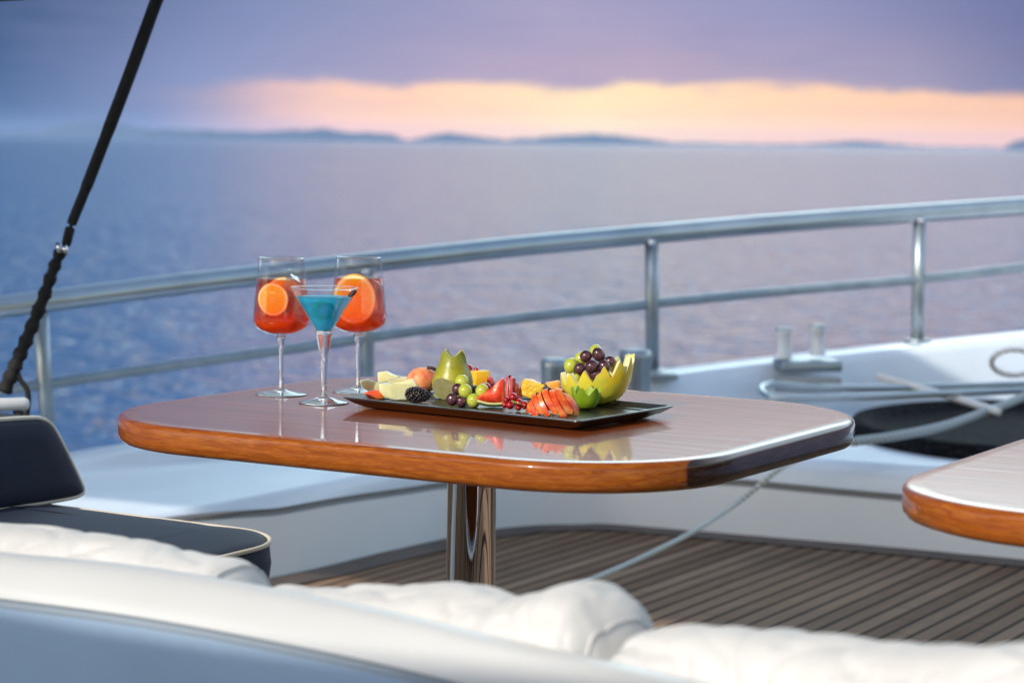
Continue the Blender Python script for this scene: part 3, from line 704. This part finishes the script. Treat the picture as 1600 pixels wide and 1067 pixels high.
# peach half with carved grooves
bm = bmesh.new(); ball(bm, (0, 0, 0), 1, (.025, .024, .0215), 4)
for v in bm.verts:
    a = v.co.x + v.co.z * .6
    v.co *= 1 - .05 * max(0, math.sin(a * 620)) * (1 if v.co.x > -.01 else 0)
o = obj('peach', bm, 'peach_skin'); o.location = on(658, 617, .035) + Vector((0, 0, .020)); tag(o, 'orange blushed peach with carved grooves behind the blackberry', 'peach')
bm = tube([Vector((-.008, 0, .001)), Vector((0, 0, .0)), Vector((.009, 0, -.004))], .0028, 8); o = obj('cinnamon_stick', bm, 'stem_brown'); o.location = on(674, 617, .03) + Vector((0, 0, .0405)); tag(o, 'short dark stick lying on top of the peach', 'stick')
ch = thing('cherry', 'single dark cherry with stem between blackberry and pear', 'cherry', on(661, 617, .015))
bm = bmesh.new(); ball(bm, (0, 0, .007), .0055, sub=2); obj('fruit', bm, 'red_currant', ch)
obj('stalk', tube([Vector((0, 0, .012)), Vector((.002, 0, .017)), Vector((.0045, 0, .0215))], .0006, 6), 'stem_brown', ch)
# pear
def crown(prof, teeth, zbase, depth, n_per=10, wall=.004, zin=.0, squash=1.0, phase=0.0, sharpn=1.0):
    """prof: outer (r,z) rising; rim is a zigzag between zbase-depth and zbase. returns bmesh; material 0 skin, 1 flesh"""
    bm = bmesh.new(); n = teeth * n_per
    def rad(z):
        for (r0, z0), (r1, z1) in zip(prof, prof[1:]):
            if z0 <= z <= z1: return r0 + (r1 - r0) * (z - z0) / max(z1 - z0, 1e-9)
        return prof[-1][0]
    K = 16; outer = []; inner = []
    for i in range(n):
        a = 2 * PI * i / n; f = (i / n_per + phase) % 1.0; tri = 1 - abs(2 * f - 1)
        zr = zbase - depth * (1 - tri ** sharpn)
        co = []; ci = []
        for k in range(K + 1):
            u = k / K; z = zr * (1 - (1 - u) ** 1.6) if k else 0
            r = rad(z)
            co.append(bm.verts.new((r * math.cos(a), r * math.sin(a) * squash, z)))
            zi = zin + (zr - zin) * u; ri = max(rad(zi) - wall * (1.0 if k < K else 1.0), .0005) * (1 if u > .02 else .3)
            ci.append(bm.verts.new((ri * math.cos(a), ri * math.sin(a) * squash, zi)))
        outer.append(co); inner.append(ci)
    for i in range(n):
        j = (i + 1) % n
        for k in range(K):
            bm.faces.new((outer[i][k], outer[j][k], outer[j][k + 1], outer[i][k + 1])).material_index = 0
            bm.faces.new((inner[i][k], inner[i][k + 1], inner[j][k + 1], inner[j][k])).material_index = 1
        bm.faces.new((outer[i][K], outer[j][K], inner[j][K], inner[i][K])).material_index = 1
    bm.faces.new([outer[i][0] for i in range(n)]).material_index = 0
    bm.faces.new([inner[i][0] for i in range(n)]).material_index = 1
    return bm
pp = [(.017, 0), (.024, .003), (.030, .010), (.0325, .020), (.0325, .030), (.030, .040), (.026, .049), (.022, .058), (.020, .068), (.0195, .079)]
bm = crown(pp, 4, .079, .012, wall=.005, zin=.05, phase=.0, squash=.95)
pn = Vector((-.42, -.74, -.50)).normalized(); ctr = Vector((0, 0, .024)); d0 = .0195
bmesh.ops.bisect_plane(bm, geom=list(bm.verts) + list(bm.edges) + list(bm.faces), plane_co=ctr + pn * d0, plane_no=pn, clear_outer=True)
be = [e for e in bm.edges if e.is_boundary]
for f in bmesh.ops.triangle_fill(bm, edges=be, use_beauty=True)['geom']:
    if isinstance(f, bmesh.types.BMFace): f.material_index = 1
pe = obj('pear', bm, ['pear_skin', 'pear_flesh']); sharp(pe, 32); pe.location = on(706, 626, .018); pe.rotation_euler = (0, math.radians(1), math.radians(-2)); tag(pe, 'green pear with a zigzag cut crown, tallest fruit of the left half', 'pear')
slab('leaf', 686, 622, [(675, 618), (684, 615), (697, 618), (690, 622)], .012, 'kiwi_flesh', 'small green leaf slice under the pear', 'leaf', bev=.0006)
# grapes
def bunch(name, label, spec, m, cat, group=None, baseY=None):
    xs = sum(s[0] for s in spec) / len(spec); ys = max(s[1] + s[2] for s in spec)
    b0 = on(xs, ys)
    if baseY is not None: b0.y = baseY
    root = thing(name, label, cat, b0, group=group)
    for q in spec:
        px, py, r = q[:3]; dy = q[3]; el_ = q[4] if len(q) > 4 else 1.08
        # centre of the grape lies on its own sight line at the depth dy behind the contact row
        Yd = b0.y + dy; c = atd(px, py, Yd); rr_ = r * Yd / FPX
        bm = bmesh.new(); ball(bm, (0, 0, 0), rr_, (1, 1, el_), 3, Matrix.Rotation(random.uniform(-.5, .5), 4, 'Y'))
        o = obj('grape' if 'grape' in name else 'berry', bm, m, root); o.location = c - root.location
    return root
TB = 0
gb = bunch('grape_bunch', 'four green grapes leaning on the pear', [(722, 597, 11.4, .034), (727, 611, 11, .012), (753.5, 611, 11, .012), (740, 626, 10.8, .006)], 'green_grape', 'grapes')
gb = bunch('grape_bunch', 'three small dark grapes below the pear', [(715, 608, 9, .018), (706.5, 624, 9.6, .004), (721, 627, 8.8, .004)], 'dark_grape', 'grapes')
bm = bmesh.new()
for k in range(40):
    z = 1 - 2 * (k + .5) / 40; a = k * 2.39996; r = math.sqrt(1 - z * z); ball(bm, (r * math.cos(a) * .007, r * math.sin(a) * .007, z * .007), .0022, sub=1)
o = obj('blackberry', bm, 'blackberry'); o.location = atd(741, 610, on(740, 636).y + .03); tag(o, 'small blackberry half hidden between two green grapes', 'blackberry')
bunch('currant_sprig', 'two red currants peeping above the mango cube', [(733, 575, 5.5, 0, 1), (744, 578, 4.5, 0, 1)], 'red_currant', 'red currants', baseY=on(745, 615).y + .045)
# mango cube
bm = bmesh.new(); box(bm, (0, 0, .0215), (.026, .026, .025), Matrix.Rotation(.4, 4, 'Z'), .002)
box(bm, (0, .004, .006), (.028, .026, .016), Matrix.Rotation(.2, 4, 'Z'), .003)
for v in bm.verts: v.co += noise.noise_vector(v.co * 60) * .0015
o = obj('mango_cube', bm, 'mango'); o.location = on(749, 615, .035); sharp(o, 40); tag(o, 'bright yellow mango cube to the right of the pear', 'mango')
slab('plum_piece', 768, 618, [(760, 592), (768, 590), (774, 604), (776, 618), (760, 618)], .02, 'plum_flesh', 'dark red plum piece behind the watermelon wedge', 'plum', dy=.04)
bm = bmesh.new(); ball(bm, (0, 0, 0), .009, (1, .8, .7), 3); o = obj('cherry_half', bm, 'red_currant'); o.location = atd(758, 604, on(755, 636).y + .035); tag(o, 'cherry half behind the rightmost green grape by the pear', 'cherry')
# watermelon
wm = thing('watermelon_wedge', 'red watermelon wedge with thin dark green rind in front of the plum', 'watermelon', on(767, 638, .012), (0, 0, -.08))
def arc(z, amp, x0=-.024, x1=.021, n=8): return [(x0 + (x1 - x0) * i / n, z - amp * math.sin(PI * i / n) + (1 - i / n) * .004) for i in range(n + 1)]
obj('flesh', prism(arc(.010, .0035) + [(.0195, .046), (.015, .045), (-.002, .027)], -.009, .010, .0012, 2, .0006), 'watermelon_flesh', wm)
obj('white_rind', prism(arc(.0068, .0035) + list(reversed(arc(.0098, .0035))), -.0092, .0102, .0003, 1), 'watermelon_white', wm)
obj('green_rind', prism(arc(.0035, .0035, -.0225, .020) + list(reversed(arc(.0067, .0035))), -.009, .0102, .0006, 1), 'watermelon_rind', wm)
# fans
def fan(name, label, cat, px, py, n, w_, specs, mats, dy=0):
    root = thing(name, label, cat, on(px, py, dy))
    for (x, z0, rx, rz, lean, yo) in specs:
        bm = bmesh.new(); rows = []; K = 22
        for y_, s_ in ((-1, .90), (-.8, 1.0), (.8, 1.0), (1, .90)):
            row = []
            for i in range(K + 1):
                a = PI * i / K; row.append(Vector((rx * math.cos(a) * s_, y_ * w_, rz * math.sin(a) * s_)))
            rows.append(row)
        vs = [[bm.verts.new(p_) for p_ in r_] for r_ in rows]
        for ai, (ra, rb) in enumerate(zip(vs, vs[1:])):
            for i in range(K): bm.faces.new((ra[i], ra[i + 1], rb[i + 1], rb[i])).material_index = 0
            bm.faces.new((ra[0], rb[0], rb[K], ra[K])).material_index = 1
        bm.faces.new(vs[0]).material_index = 1; bm.faces.new(vs[-1]).material_index = 1
        o = obj('slice', bm, mats, root); sharp(o, 40)
        o.location = (x, yo, z0); o.rotation_euler = lean
    return root
def sliced(name, label, cat, px, py, dims, n, nrm_, gap, mats, shift, dy=0, jag=.0):
    root = thing(name, label, cat, on(px, py, dy)); nrm_ = Vector(nrm_).normalized()
    ext = math.sqrt(sum((dims[i] * nrm_[i]) ** 2 for i in range(3)))
    for k in range(n):
        d0_ = -ext + 2 * ext * k / n; d1_ = -ext + 2 * ext * (k + 1) / n
        bm = bmesh.new(); ball(bm, (0, 0, 0), 1, dims, 4)
        for pc, pn_ in ((Vector((0, 0, -.0)), Vector((0, 0, -1))), (nrm_ * (d0_ + gap), -nrm_), (nrm_ * (d1_ - gap), nrm_)):
            bmesh.ops.bisect_plane(bm, geom=list(bm.verts) + list(bm.edges) + list(bm.faces), plane_co=pc, plane_no=pn_, clear_outer=True)
            be = [e for e in bm.edges if e.is_boundary]
            if be:
                for f in bmesh.ops.triangle_fill(bm, edges=be, use_beauty=True)['geom']:
                    if isinstance(f, bmesh.types.BMFace): f.material_index = 1
        for v in bm.verts: v.co += noise.noise_vector(v.co * 50 + Vector((k, 0, 0))) * .0008
        if len(bm.faces) < 4: bm.free(); continue
        bmesh.ops.recalc_face_normals(bm, faces=bm.faces)
        o = obj('slice', bm, mats, root); sharp(o, 38); o.location = shift(k, (k + .5) / n)
    return root
sliced('nectarine_fan', 'red and orange nectarine cut into a leaning fan at the front of the tray', 'nectarine', 864, 650, (.041, .024, .037), 9, (.80, -.22, .52), .0001, ['nectarine_skin', 'nectarine_flesh'],
       lambda k, u: (.0008 * math.sin(k * 1.3), -.001 * (k % 2), .0030 * (k % 2)), .022)
sliced('plum_fan', 'pinkish red plum cut into five upright slices behind the red currants', 'plum', 798, 628, (.017, .016, .040), 5, (.93, -.35, .12), .0009, ['plum_flesh', 'plum_flesh'],
       lambda k, u: (.0, -.004 * (k % 2), .001 - .003 * abs(k - 2)), .022)
# currants with stalk
cb = bunch('currant_sprig', 'sprig of red currants with a yellow stalk left of the nectarine fan', [(791, 625, 5.5, .006, 1), (802, 620.5, 6.8, .004, 1), (797, 633, 6.5, -.004, 1), (789, 632.5, 5.0, .0, 1), (811, 629, 6.2, 0, 1), (820.5, 633, 6.6, -.005, 1), (810, 637, 5, -.004, 1)], 'red_currant', 'red currants')
y0 = on(802, 643).y - .008
obj('stalk', tube([atd(x, y, y0) - cb.location for x, y in ((799, 626), (805, 628.5), (810, 630), (816, 632))], .0011, 6), 'stem_green', cb)
# pineapple
bm = bmesh.new(); box(bm, (0, 0, .0165), (.038, .024, .029), Matrix.Rotation(math.radians(16), 4, 'Y'), .005, 3)
bmesh.ops.subdivide_edges(bm, edges=list(bm.edges), cuts=2, use_grid_fill=True)
for v in bm.verts: v.co += noise.noise_vector(v.co * 110) * .0024
o = obj('pineapple_chunk', bm, 'pineapple'); o.location = on(832, 628, .028); o.rotation_euler.z = -.15; tag(o, 'ribbed yellow pineapple chunk behind the nectarine fan', 'pineapple')
slab('mint_leaf', 849, 602, [(842, 600), (847, 597), (853, 600), (856, 604), (850, 604)], .008, 'leaf_dark', 'tiny dark leaf on the right edge of the pineapple chunk', 'leaf', bev=.0006).location = atd(849, 602, on(832, 628).y + .024)
bb = thing('blueberry', 'single blueberry between the pineapple chunk and nectarine fan', 'blueberry', atd(855, 611, on(855, 632).y + .012))
bm = bmesh.new(); ball(bm, (0, 0, 0), .0082, (1, 1, .88), 3); obj('fruit', bm, 'blueberry', bb)
bm = bmesh.new(); box(bm, (0, 0, .014), (.026, .02, .018), Matrix.Rotation(-.15, 4, 'Y'), .004, 3)
for v in bm.verts: v.co += noise.noise_vector(v.co * 80) * .002
o = obj('orange_piece', bm, 'nectarine_flesh'); o.location = on(864, 622, .035); tag(o, 'orange fruit piece just left of the melon bowl', 'fruit piece')
# kiwi flower
kp = [(.007, 0), (.014, .003), (.019, .010), (.0215, .018), (.0225, .026), (.0235, .036)]
bm = crown(kp, 6, .036, .014, wall=.004, zin=.016, phase=.35)
o = obj('kiwi_flower', bm, ['kiwi_skin', 'kiwi_flesh']); sharp(o, 35); o.location = on(916, 641, .016); tag(o, 'green fruit carved as an open flower in front of the melon bowl', 'carved fruit')
# melon bowl
mp = [(.020, 0), (.034, .004), (.045, .014), (.052, .028), (.0555, .042), (.0565, .054), (.056, .066), (.0545, .078)]
bm = crown(mp, 13, .062, .023, n_per=10, wall=.008, zin=.016, squash=.86, phase=.515)
for v in bm.verts:      # the cut slopes: low on the left, high on the right
    f = max(0, v.co.z) / .066
    v.co.z *= 1 + .24 * (v.co.x / .056) * (1 if v.co.x > 0 else .7)
    v.co.x += .008 * f - (.006 if v.co.x < 0 else 0) * f
o = obj('melon_bowl', bm, ['melon_skin', 'melon_pale']); sharp(o, 32); o.location = on(934, 637, .050); o.rotation_euler = (0, math.radians(-4), 0); tag(o, 'yellow melon cut into a zigzag bowl holding grapes', 'melon')
mb = o
bunch('grape_bunch', 'green grapes at the back of the melon bowl', [(892.5, 571.5, 11.8, .064), (907.5, 561, 11, .080), (931, 549, 10.5, .082), (900, 590, 11, .070)], 'green_grape', 'grapes', baseY=mb.location.y - .055)
bunch('grape_bunch', 'dark purple grapes heaped high in the melon bowl', [(915.5, 556.5, 9.5, .060), (935.5, 554, 10, .058, 1.22), (953, 565, 9, .062), (906, 576, 9.5, .054, 1.0), (924.5, 573, 10.2, .046), (944, 572.5, 9.8, .048, 1.12), (931, 585, 9.5, .05), (916, 588, 9.5, .055), (946, 590, 9.5, .055)], 'dark_grape', 'grapes', baseY=mb.location.y - .055)
# ------------------------------------------------------------------ bench on the left
SZ = .45
far = [atz(x, y, SZ) for x, y in ((90, 784), (394, 826))]
tip = atz(424, 845, SZ)
s_end = max(tip.dot(A), far[1].dot(A)) ; t_far = (far[0].dot(B) + far[1].dot(B)) / 2
bn = thing('bench', 'navy blue upholstered bench with cream piping on a white base', 'bench', st(s_end - .5, t_far - .3))
def cushion_poly(s0, s1, t0, t1, z0, z1, r, name, parent, crown_=.012):
    P_ = densify(rrect(s0, s1, t0, t1, r, 10), .05); n = len(P_); c_ = Vector(((s0 + s1) / 2, (t0 + t1) / 2))
    def ring(d, z):
        out = []
        for i in range(n):
            a = Vector(P_[i - 1]); b = Vector(P_[(i + 1) % n]); tt = (b - a).normalized(); nn = Vector((-tt.y, tt.x)); q = Vector(P_[i]) + nn * d
            out.append(st(q.x, q.y, z))
        return out
    rows = [ring(.02, z0), ring(.004, z0 + .008), ring(0, z0 + .02), ring(-.003, (z0 + z1) / 2), ring(0, z1 - .015), ring(.006, z1 - .004), ring(.03, z1 + .001), ring(.08, z1 + crown_ * .6), ring(.13, z1 + crown_)]
    for k in range(1, len(rows)):
        for i, p_ in enumerate(rows[k]): p_.z += .003 * noise.noise(p_ * 9)
    bm = loft([r_ + [r_[0]] for r_ in rows]); bmesh.ops.remove_doubles(bm, verts=bm.verts, dist=1e-6)
    bmesh.ops.holes_fill(bm, edges=[e for e in bm.edges if e.is_boundary], sides=0)
    o = part_world(name, bm, 'navy', parent)
    pipe = ring(-.001, z1 - .007)
    o2 = obj('piping', tube(pipe, .0042, 8, closed=True), 'cream_piping', o)
    return o
cs = cushion_poly(s_end - 2.2, s_end, t_far - .62, t_far, SZ - .085, SZ, .14, 'seat', bn)
bmb = bmesh.new(); P_ = densify(rrect(s_end - 2.2, s_end - .012, t_far - .60, t_far - .015, .13, 10), .1)
loft([[st(x, y, z) for x, y in P_ + [P_[0]]] for z in (0, SZ - .13, SZ - .092, SZ - .088)], bmb)
part_world('base', bmb, 'white_paint', bn)
cushion_poly(-3.2, 1.6, 1.99, 2.33, SZ - .09, SZ, .06, 'near_seat', bn)
bmb = bmesh.new(); box(bmb, st(-.8, 2.16, .17), (4.7, .30, .34), Matrix.Rotation(TH, 4, 'Z'), .02); part_world('near_base', bmb, 'white_paint', bn, smooth=False)
# backrest cushion standing on the bench, running away from us along B
q0 = atz(125, 772, SZ + .01); q1 = atz(-60, 806, SZ + .01)
dirb = (q0 - q1).normalized(); nrm = Vector((dirb.y, -dirb.x, 0))    # faces right
def onplane(px, py, q=q0, n_=nrm):
    d = ray(px, py); t = (q - CAM).dot(n_) / d.dot(n_); return CAM + d * t
O_ = [(-160, 822), (-60, 806), (0, 795), (60, 786), (112, 777), (127, 771), (129, 762), (110, 720), (92, 684), (80, 664), (66, 655), (50, 653), (0, 656), (-60, 662), (-160, 672)]
F0 = catmull([onplane(x, y) for x, y in O_], 3)
bk = thing('backrest_cushion', 'navy bolster cushion edged with cream piping, standing on the bench', 'cushion', q0)
back = -nrm * .11 + Vector((0, 0, .005)); cc = sum(F0, Vector()) / len(F0)
def scl(P, k, off): return [cc + (p_ - cc) * k + off for p_ in P]
rows = [scl(F0, .55, nrm * .012), scl(F0, .86, nrm * .010), scl(F0, .97, nrm * .004), F0, scl(F0, 1.0, back * .5), scl(F0, 1.0, back), scl(F0, .9, back * 1.08)]
bm = loft([r_ + [r_[0]] for r_ in rows]); bmesh.ops.remove_doubles(bm, verts=bm.verts, dist=1e-6)
bmesh.ops.holes_fill(bm, edges=[e for e in bm.edges if e.is_boundary], sides=0)
o = part_world('cover', bm, 'navy', bk); o2 = part_world('piping', tube(F0, .0048, 8, closed=True), 'cream_piping', bk)
# white grab rail behind the bolster
a0, a1 = atd(38, 631, 4.5), atd(-260, 640, 4.35)
gr = thing('armrest', 'white rounded armrest tube at the left edge above the navy bolster', 'armrest', a0)
part_world('arm_tube', tube([a0 + Vector((.010, 0, 0)), a0 + Vector((.007, 0, 0)), a0, a1], [.004, .010, .0135, .0135], 16), 'white_paint', gr)
part_world('bracket', tube([a0 - Vector((.012, 0, .012)), a0 - Vector((.012, -.01, .10))], .011, 12), 'black_strap', gr)
# ------------------------------------------------------------------ awning strap and awning corner
YS = 4.7
sv = thing('awning_stay', 'black awning stay running down to the left with a shiny buckle', 'stay', atd(10, 612, YS))
def pth(L_): return [atd(x, y, YS + dy) for x, y, dy in L_]
part_world('upper_strap', tube(catmull(pth([(330, -230, -.1), (290, -120, -.06), (245, 0, 0), (205, 110, 0), (165, 215, 0), (132, 300, 0), (112, 350, 0), (103, 384, 0)]), 6), [.0135] * 24 + [.0125] * 6 + [.011] * 6 + [.0105] * 6 + [.009] * 1, 12), 'black_strap', sv)
lp = catmull(pth([(95, 392, 0), (82, 425, 0), (68, 465, 0), (50, 510, 0), (34, 548, 0), (20, 580, 0), (6, 612, 0)]), 10)
part_world('lower_lashing', tube(lp, [.012 + .0035 * i / len(lp) + .0022 * math.sin(i * 1.1) + .001 * math.sin(i * 2.7) for i in range(len(lp))], 12), 'black_strap', sv)
part_world('tail_strap', tube(catmull(pth([(22, 560, 0), (30, 590, 0), (42, 608, 0), (44, 628, .0), (40, 660, 0)]), 6), .006, 8), 'black_strap', sv)
bm = bmesh.new(); cb_ = atd(92, 388, YS - .012); tube([atd(90, 379, YS - .015), atd(93, 396, YS - .015)], .0045, 10, bm); tube([atd(101, 383, YS - .015), atd(103, 397, YS - .015)], .0045, 10, bm); box(bm, atd(97, 389, YS - .01), (.018, .012, .007), None, .002)
part_world('buckle', bm, 'chrome', sv)
aw = [atd(x, y, d) for x, y, d in ((-500, -5, 4.4), (0, 3, 4.5), (38, 1, 4.6), (46, -12, 5.0), (-500, -30, 5.4))]
awn = thing('awning', 'dark awning over the deck, only its drooping corner showing at the top left', 'awning', st(0, 2, 2.3))
bm = bmesh.new(); lo = [bm.verts.new(p_) for p_ in aw]; up = [bm.verts.new(p_ + Vector((0, 0, .02))) for p_ in aw]
bm.faces.new(lo); bm.faces.new(list(reversed(up)))
for i in range(5): bm.faces.new((lo[i], up[i], up[(i + 1) % 5], lo[(i + 1) % 5]))
part_world('corner_flap', bm, 'black_strap', awn, smooth=False)
bm = bmesh.new(); box(bm, st(0, 2.13, 2.31), (12, 3.14, .03), Matrix.Rotation(TH, 4, 'Z'), .01)
part_world('canopy', bm, 'awning_cloth', awn, smooth=False)
# ------------------------------------------------------------------ coaming in the foreground
CT = .66
bk_px = [(-500, 822), (-250, 842), (0, 868), (200, 888), (385, 917), (600, 960), (800, 1008), (1000, 1052), (1200, 1100), (1500, 1185), (1900, 1310)]
fr_px = [(-500, 872), (-250, 896), (0, 926), (200, 952), (385, 984), (600, 1028), (800, 1078), (1000, 1130), (1200, 1190), (1500, 1290), (1900, 1450)]
rows = []
for (bx, by), (fx, fy) in zip(bk_px, fr_px):
    b0 = atz(bx, by, CT); f0 = atz(fx, fy, CT - .032); dn = (f0 - b0).normalized(); W_ = (f0 - b0).length
    P = lambda k, z: b0 + dn * k + Vector((0, 0, z))
    D_ = -f0.z + b0.z; dn = Vector((dn.x, dn.y, 0)).normalized(); W_ = Vector((f0.x - b0.x, f0.y - b0.y, 0)).length
    rows.append([P(-.05, -.4), P(-.05, -.02), P(-.04, -.004), P(-.025, 0), P(-.008, -.001), P(.004, -.004), P(W_ * .3, -D_ * .3), P(W_ * .8, -D_ * .78), P(W_ - .003, -D_), P(W_, -D_ - .006),
                 P(W_ - .004, -D_ - .008), P(W_ - .004, -D_ - .013), P(W_ + .004, -D_ - .016), P(W_ + .012, -D_ - .06), P(W_ + .02, -.66)])
SMc = smooth_cols(rows, 6)
cm = thing('coaming', 'white moulded coaming sweeping across the foreground with a dark groove', 'coaming', atz(385, 917, 0))
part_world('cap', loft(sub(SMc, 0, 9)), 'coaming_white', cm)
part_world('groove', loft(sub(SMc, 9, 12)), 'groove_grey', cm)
part_world('side_panel', loft(sub(SMc, 12, 14)), 'coaming_shade_blue', cm)
# ------------------------------------------------------------------ cream cushions behind the coaming
def bkd(px):
    pts = [(x, atz(x, y, CT).y) for x, y in bk_px]; return lerp_tab(pts, px)
def cream(name, tops, label, wid=.075, seed=0, wr=.006):
    """tops: (px, py) along the top crest"""
    n = 170; x0, x1 = tops[0][0], tops[-1][0]; K = 40; rows = []
    for i in range(n + 1):
        u = i / n; px = x0 + (x1 - x0) * u; dpt = bkd(px) + wid + .05
        p_ = atd(px, lerp_tab(tops, px), dpt); pn_ = atd(px + 5, lerp_tab(tops, px), bkd(px + 5) + wid + .05); tg = (pn_ - p_); tg.z = 0; tg.normalize(); nn = Vector((-tg.y, tg.x, 0))
        e = min(u, 1 - u) * (x1 - x0) / 45.0; ef = math.sqrt(max(0, 1 - (1 - min(1, e)) ** 2)) if e < 1 else 1
        ef = max(ef, .03)
        row = []
        for k in range(K + 1):
            a = PI * 1.0 * k / K     # over the crest from near side to far side
            cx = -math.cos(a) ; cz = max(0.0, math.sin(a))
            ox = math.copysign(abs(cx) ** .75, cx) * wid * (.35 + .65 * ef); oz = (cz ** .8 - 1) * .085 * (1 if True else ef)
            v = p_ + nn * ox + Vector((0, 0, oz - (1 - ef) * .06))
            q = v * 9 + Vector((seed, 0, 0))
            w1 = noise.noise(q) * wr + noise.noise(v * 24 + Vector((0, seed, 0))) * wr * .45 + abs(noise.noise(v * 14 + Vector((seed, 3, 0)))) * wr * .6
            for fq, am, sd_ in ((5.5, .014, 2.0), (11, .010, 7.0), (21, .005, 13.0)):
                q2 = Vector((v.x * fq, v.y * fq, v.z * fq * .8)) + Vector((seed + sd_, sd_, 0)) + noise.noise_vector(v * 7) * .5
                w1 -= max(0, 1 - abs(noise.noise(q2)) * 7) ** 1.5 * am
            v += (nn * math.copysign(1, cx) * .6 * abs(cx) + Vector((0, 0, 1)) * cz * .35) * w1
            row.append(v)
        lo_ = row[0] - Vector((0, 0, .22)); hi_ = row[-1] - Vector((0, 0, .22))
        rows.append([lo_] + row + [hi_])
    bm = loft(rows); bmesh.ops.remove_doubles(bm, verts=bm.verts, dist=1e-6)
    o = obj(name, bm, 'cream_fabric'); md = o.modifiers.new('sub', 'SUBSURF'); md.levels = md.render_levels = 1
    for ii in (n - 5,):
        obj('seam', tube([p_ + Vector((0, 0, .001)) for p_ in rows[ii]], .0018, 8), 'cream_fabric', o)
    return tag(o, label, 'cushion', 'cream cushions along the coaming')
cream('back_cushion', [(-420, 790), (-200, 800), (0, 818), (60, 823), (120, 833), (180, 842), (215, 846), (260, 858), (300, 867), (340, 874), (365, 878), (388, 905)], 'leftmost cream cushion lying in front of the navy bench', seed=1)
cream('back_cushion', [(378, 925), (420, 915), (520, 916), (600, 915), (660, 912), (700, 912), (735, 918), (760, 926), (800, 928), (845, 922), (870, 911), (895, 906), (918, 908), (940, 920), (965, 945), (985, 985)], 'rumpled middle cream cushion rising to a peak at its right end', seed=5, wr=.009)
cream('back_cushion', [(978, 995), (1000, 982), (1060, 975), (1130, 976), (1200, 983), (1330, 999), (1400, 1003), (1450, 1005), (1540, 1004), (1620, 1002), (1760, 1015), (2000, 1060)], 'long cream cushion at the bottom right, in front of the teak deck', seed=9, wr=.007)
# unseen wall added behind the camera to shade the coaming side, shows in chrome
bm = bmesh.new()
box(bm, st(-1.2, -1.3, 1.13), (7, .3, 2.26), Matrix.Rotation(TH, 4, 'Z'), .02)
dh = tag(obj('shade_wall', bm, 'shade_wall_paint', smooth=False), 'unseen grey wall added behind the viewpoint to shade the coaming', 'shade_wall')
# ------------------------------------------------------------------ render settings
SC.render.engine = 'CYCLES'; cy = SC.cycles
cy.use_denoising = True; cy.max_bounces = 12; cy.transparent_max_bounces = 24; cy.transmission_bounces = 10; cy.glossy_bounces = 5; cy.diffuse_bounces = 4; cy.volume_bounces = 1
cy.sample_clamp_indirect = 6; cy.caustics_refractive = False; cy.caustics_reflective = False
vs_ = SC.view_settings; vs_.view_transform = 'Standard'; vs_.look = 'None'; vs_.exposure = 0; vs_.gamma = 1
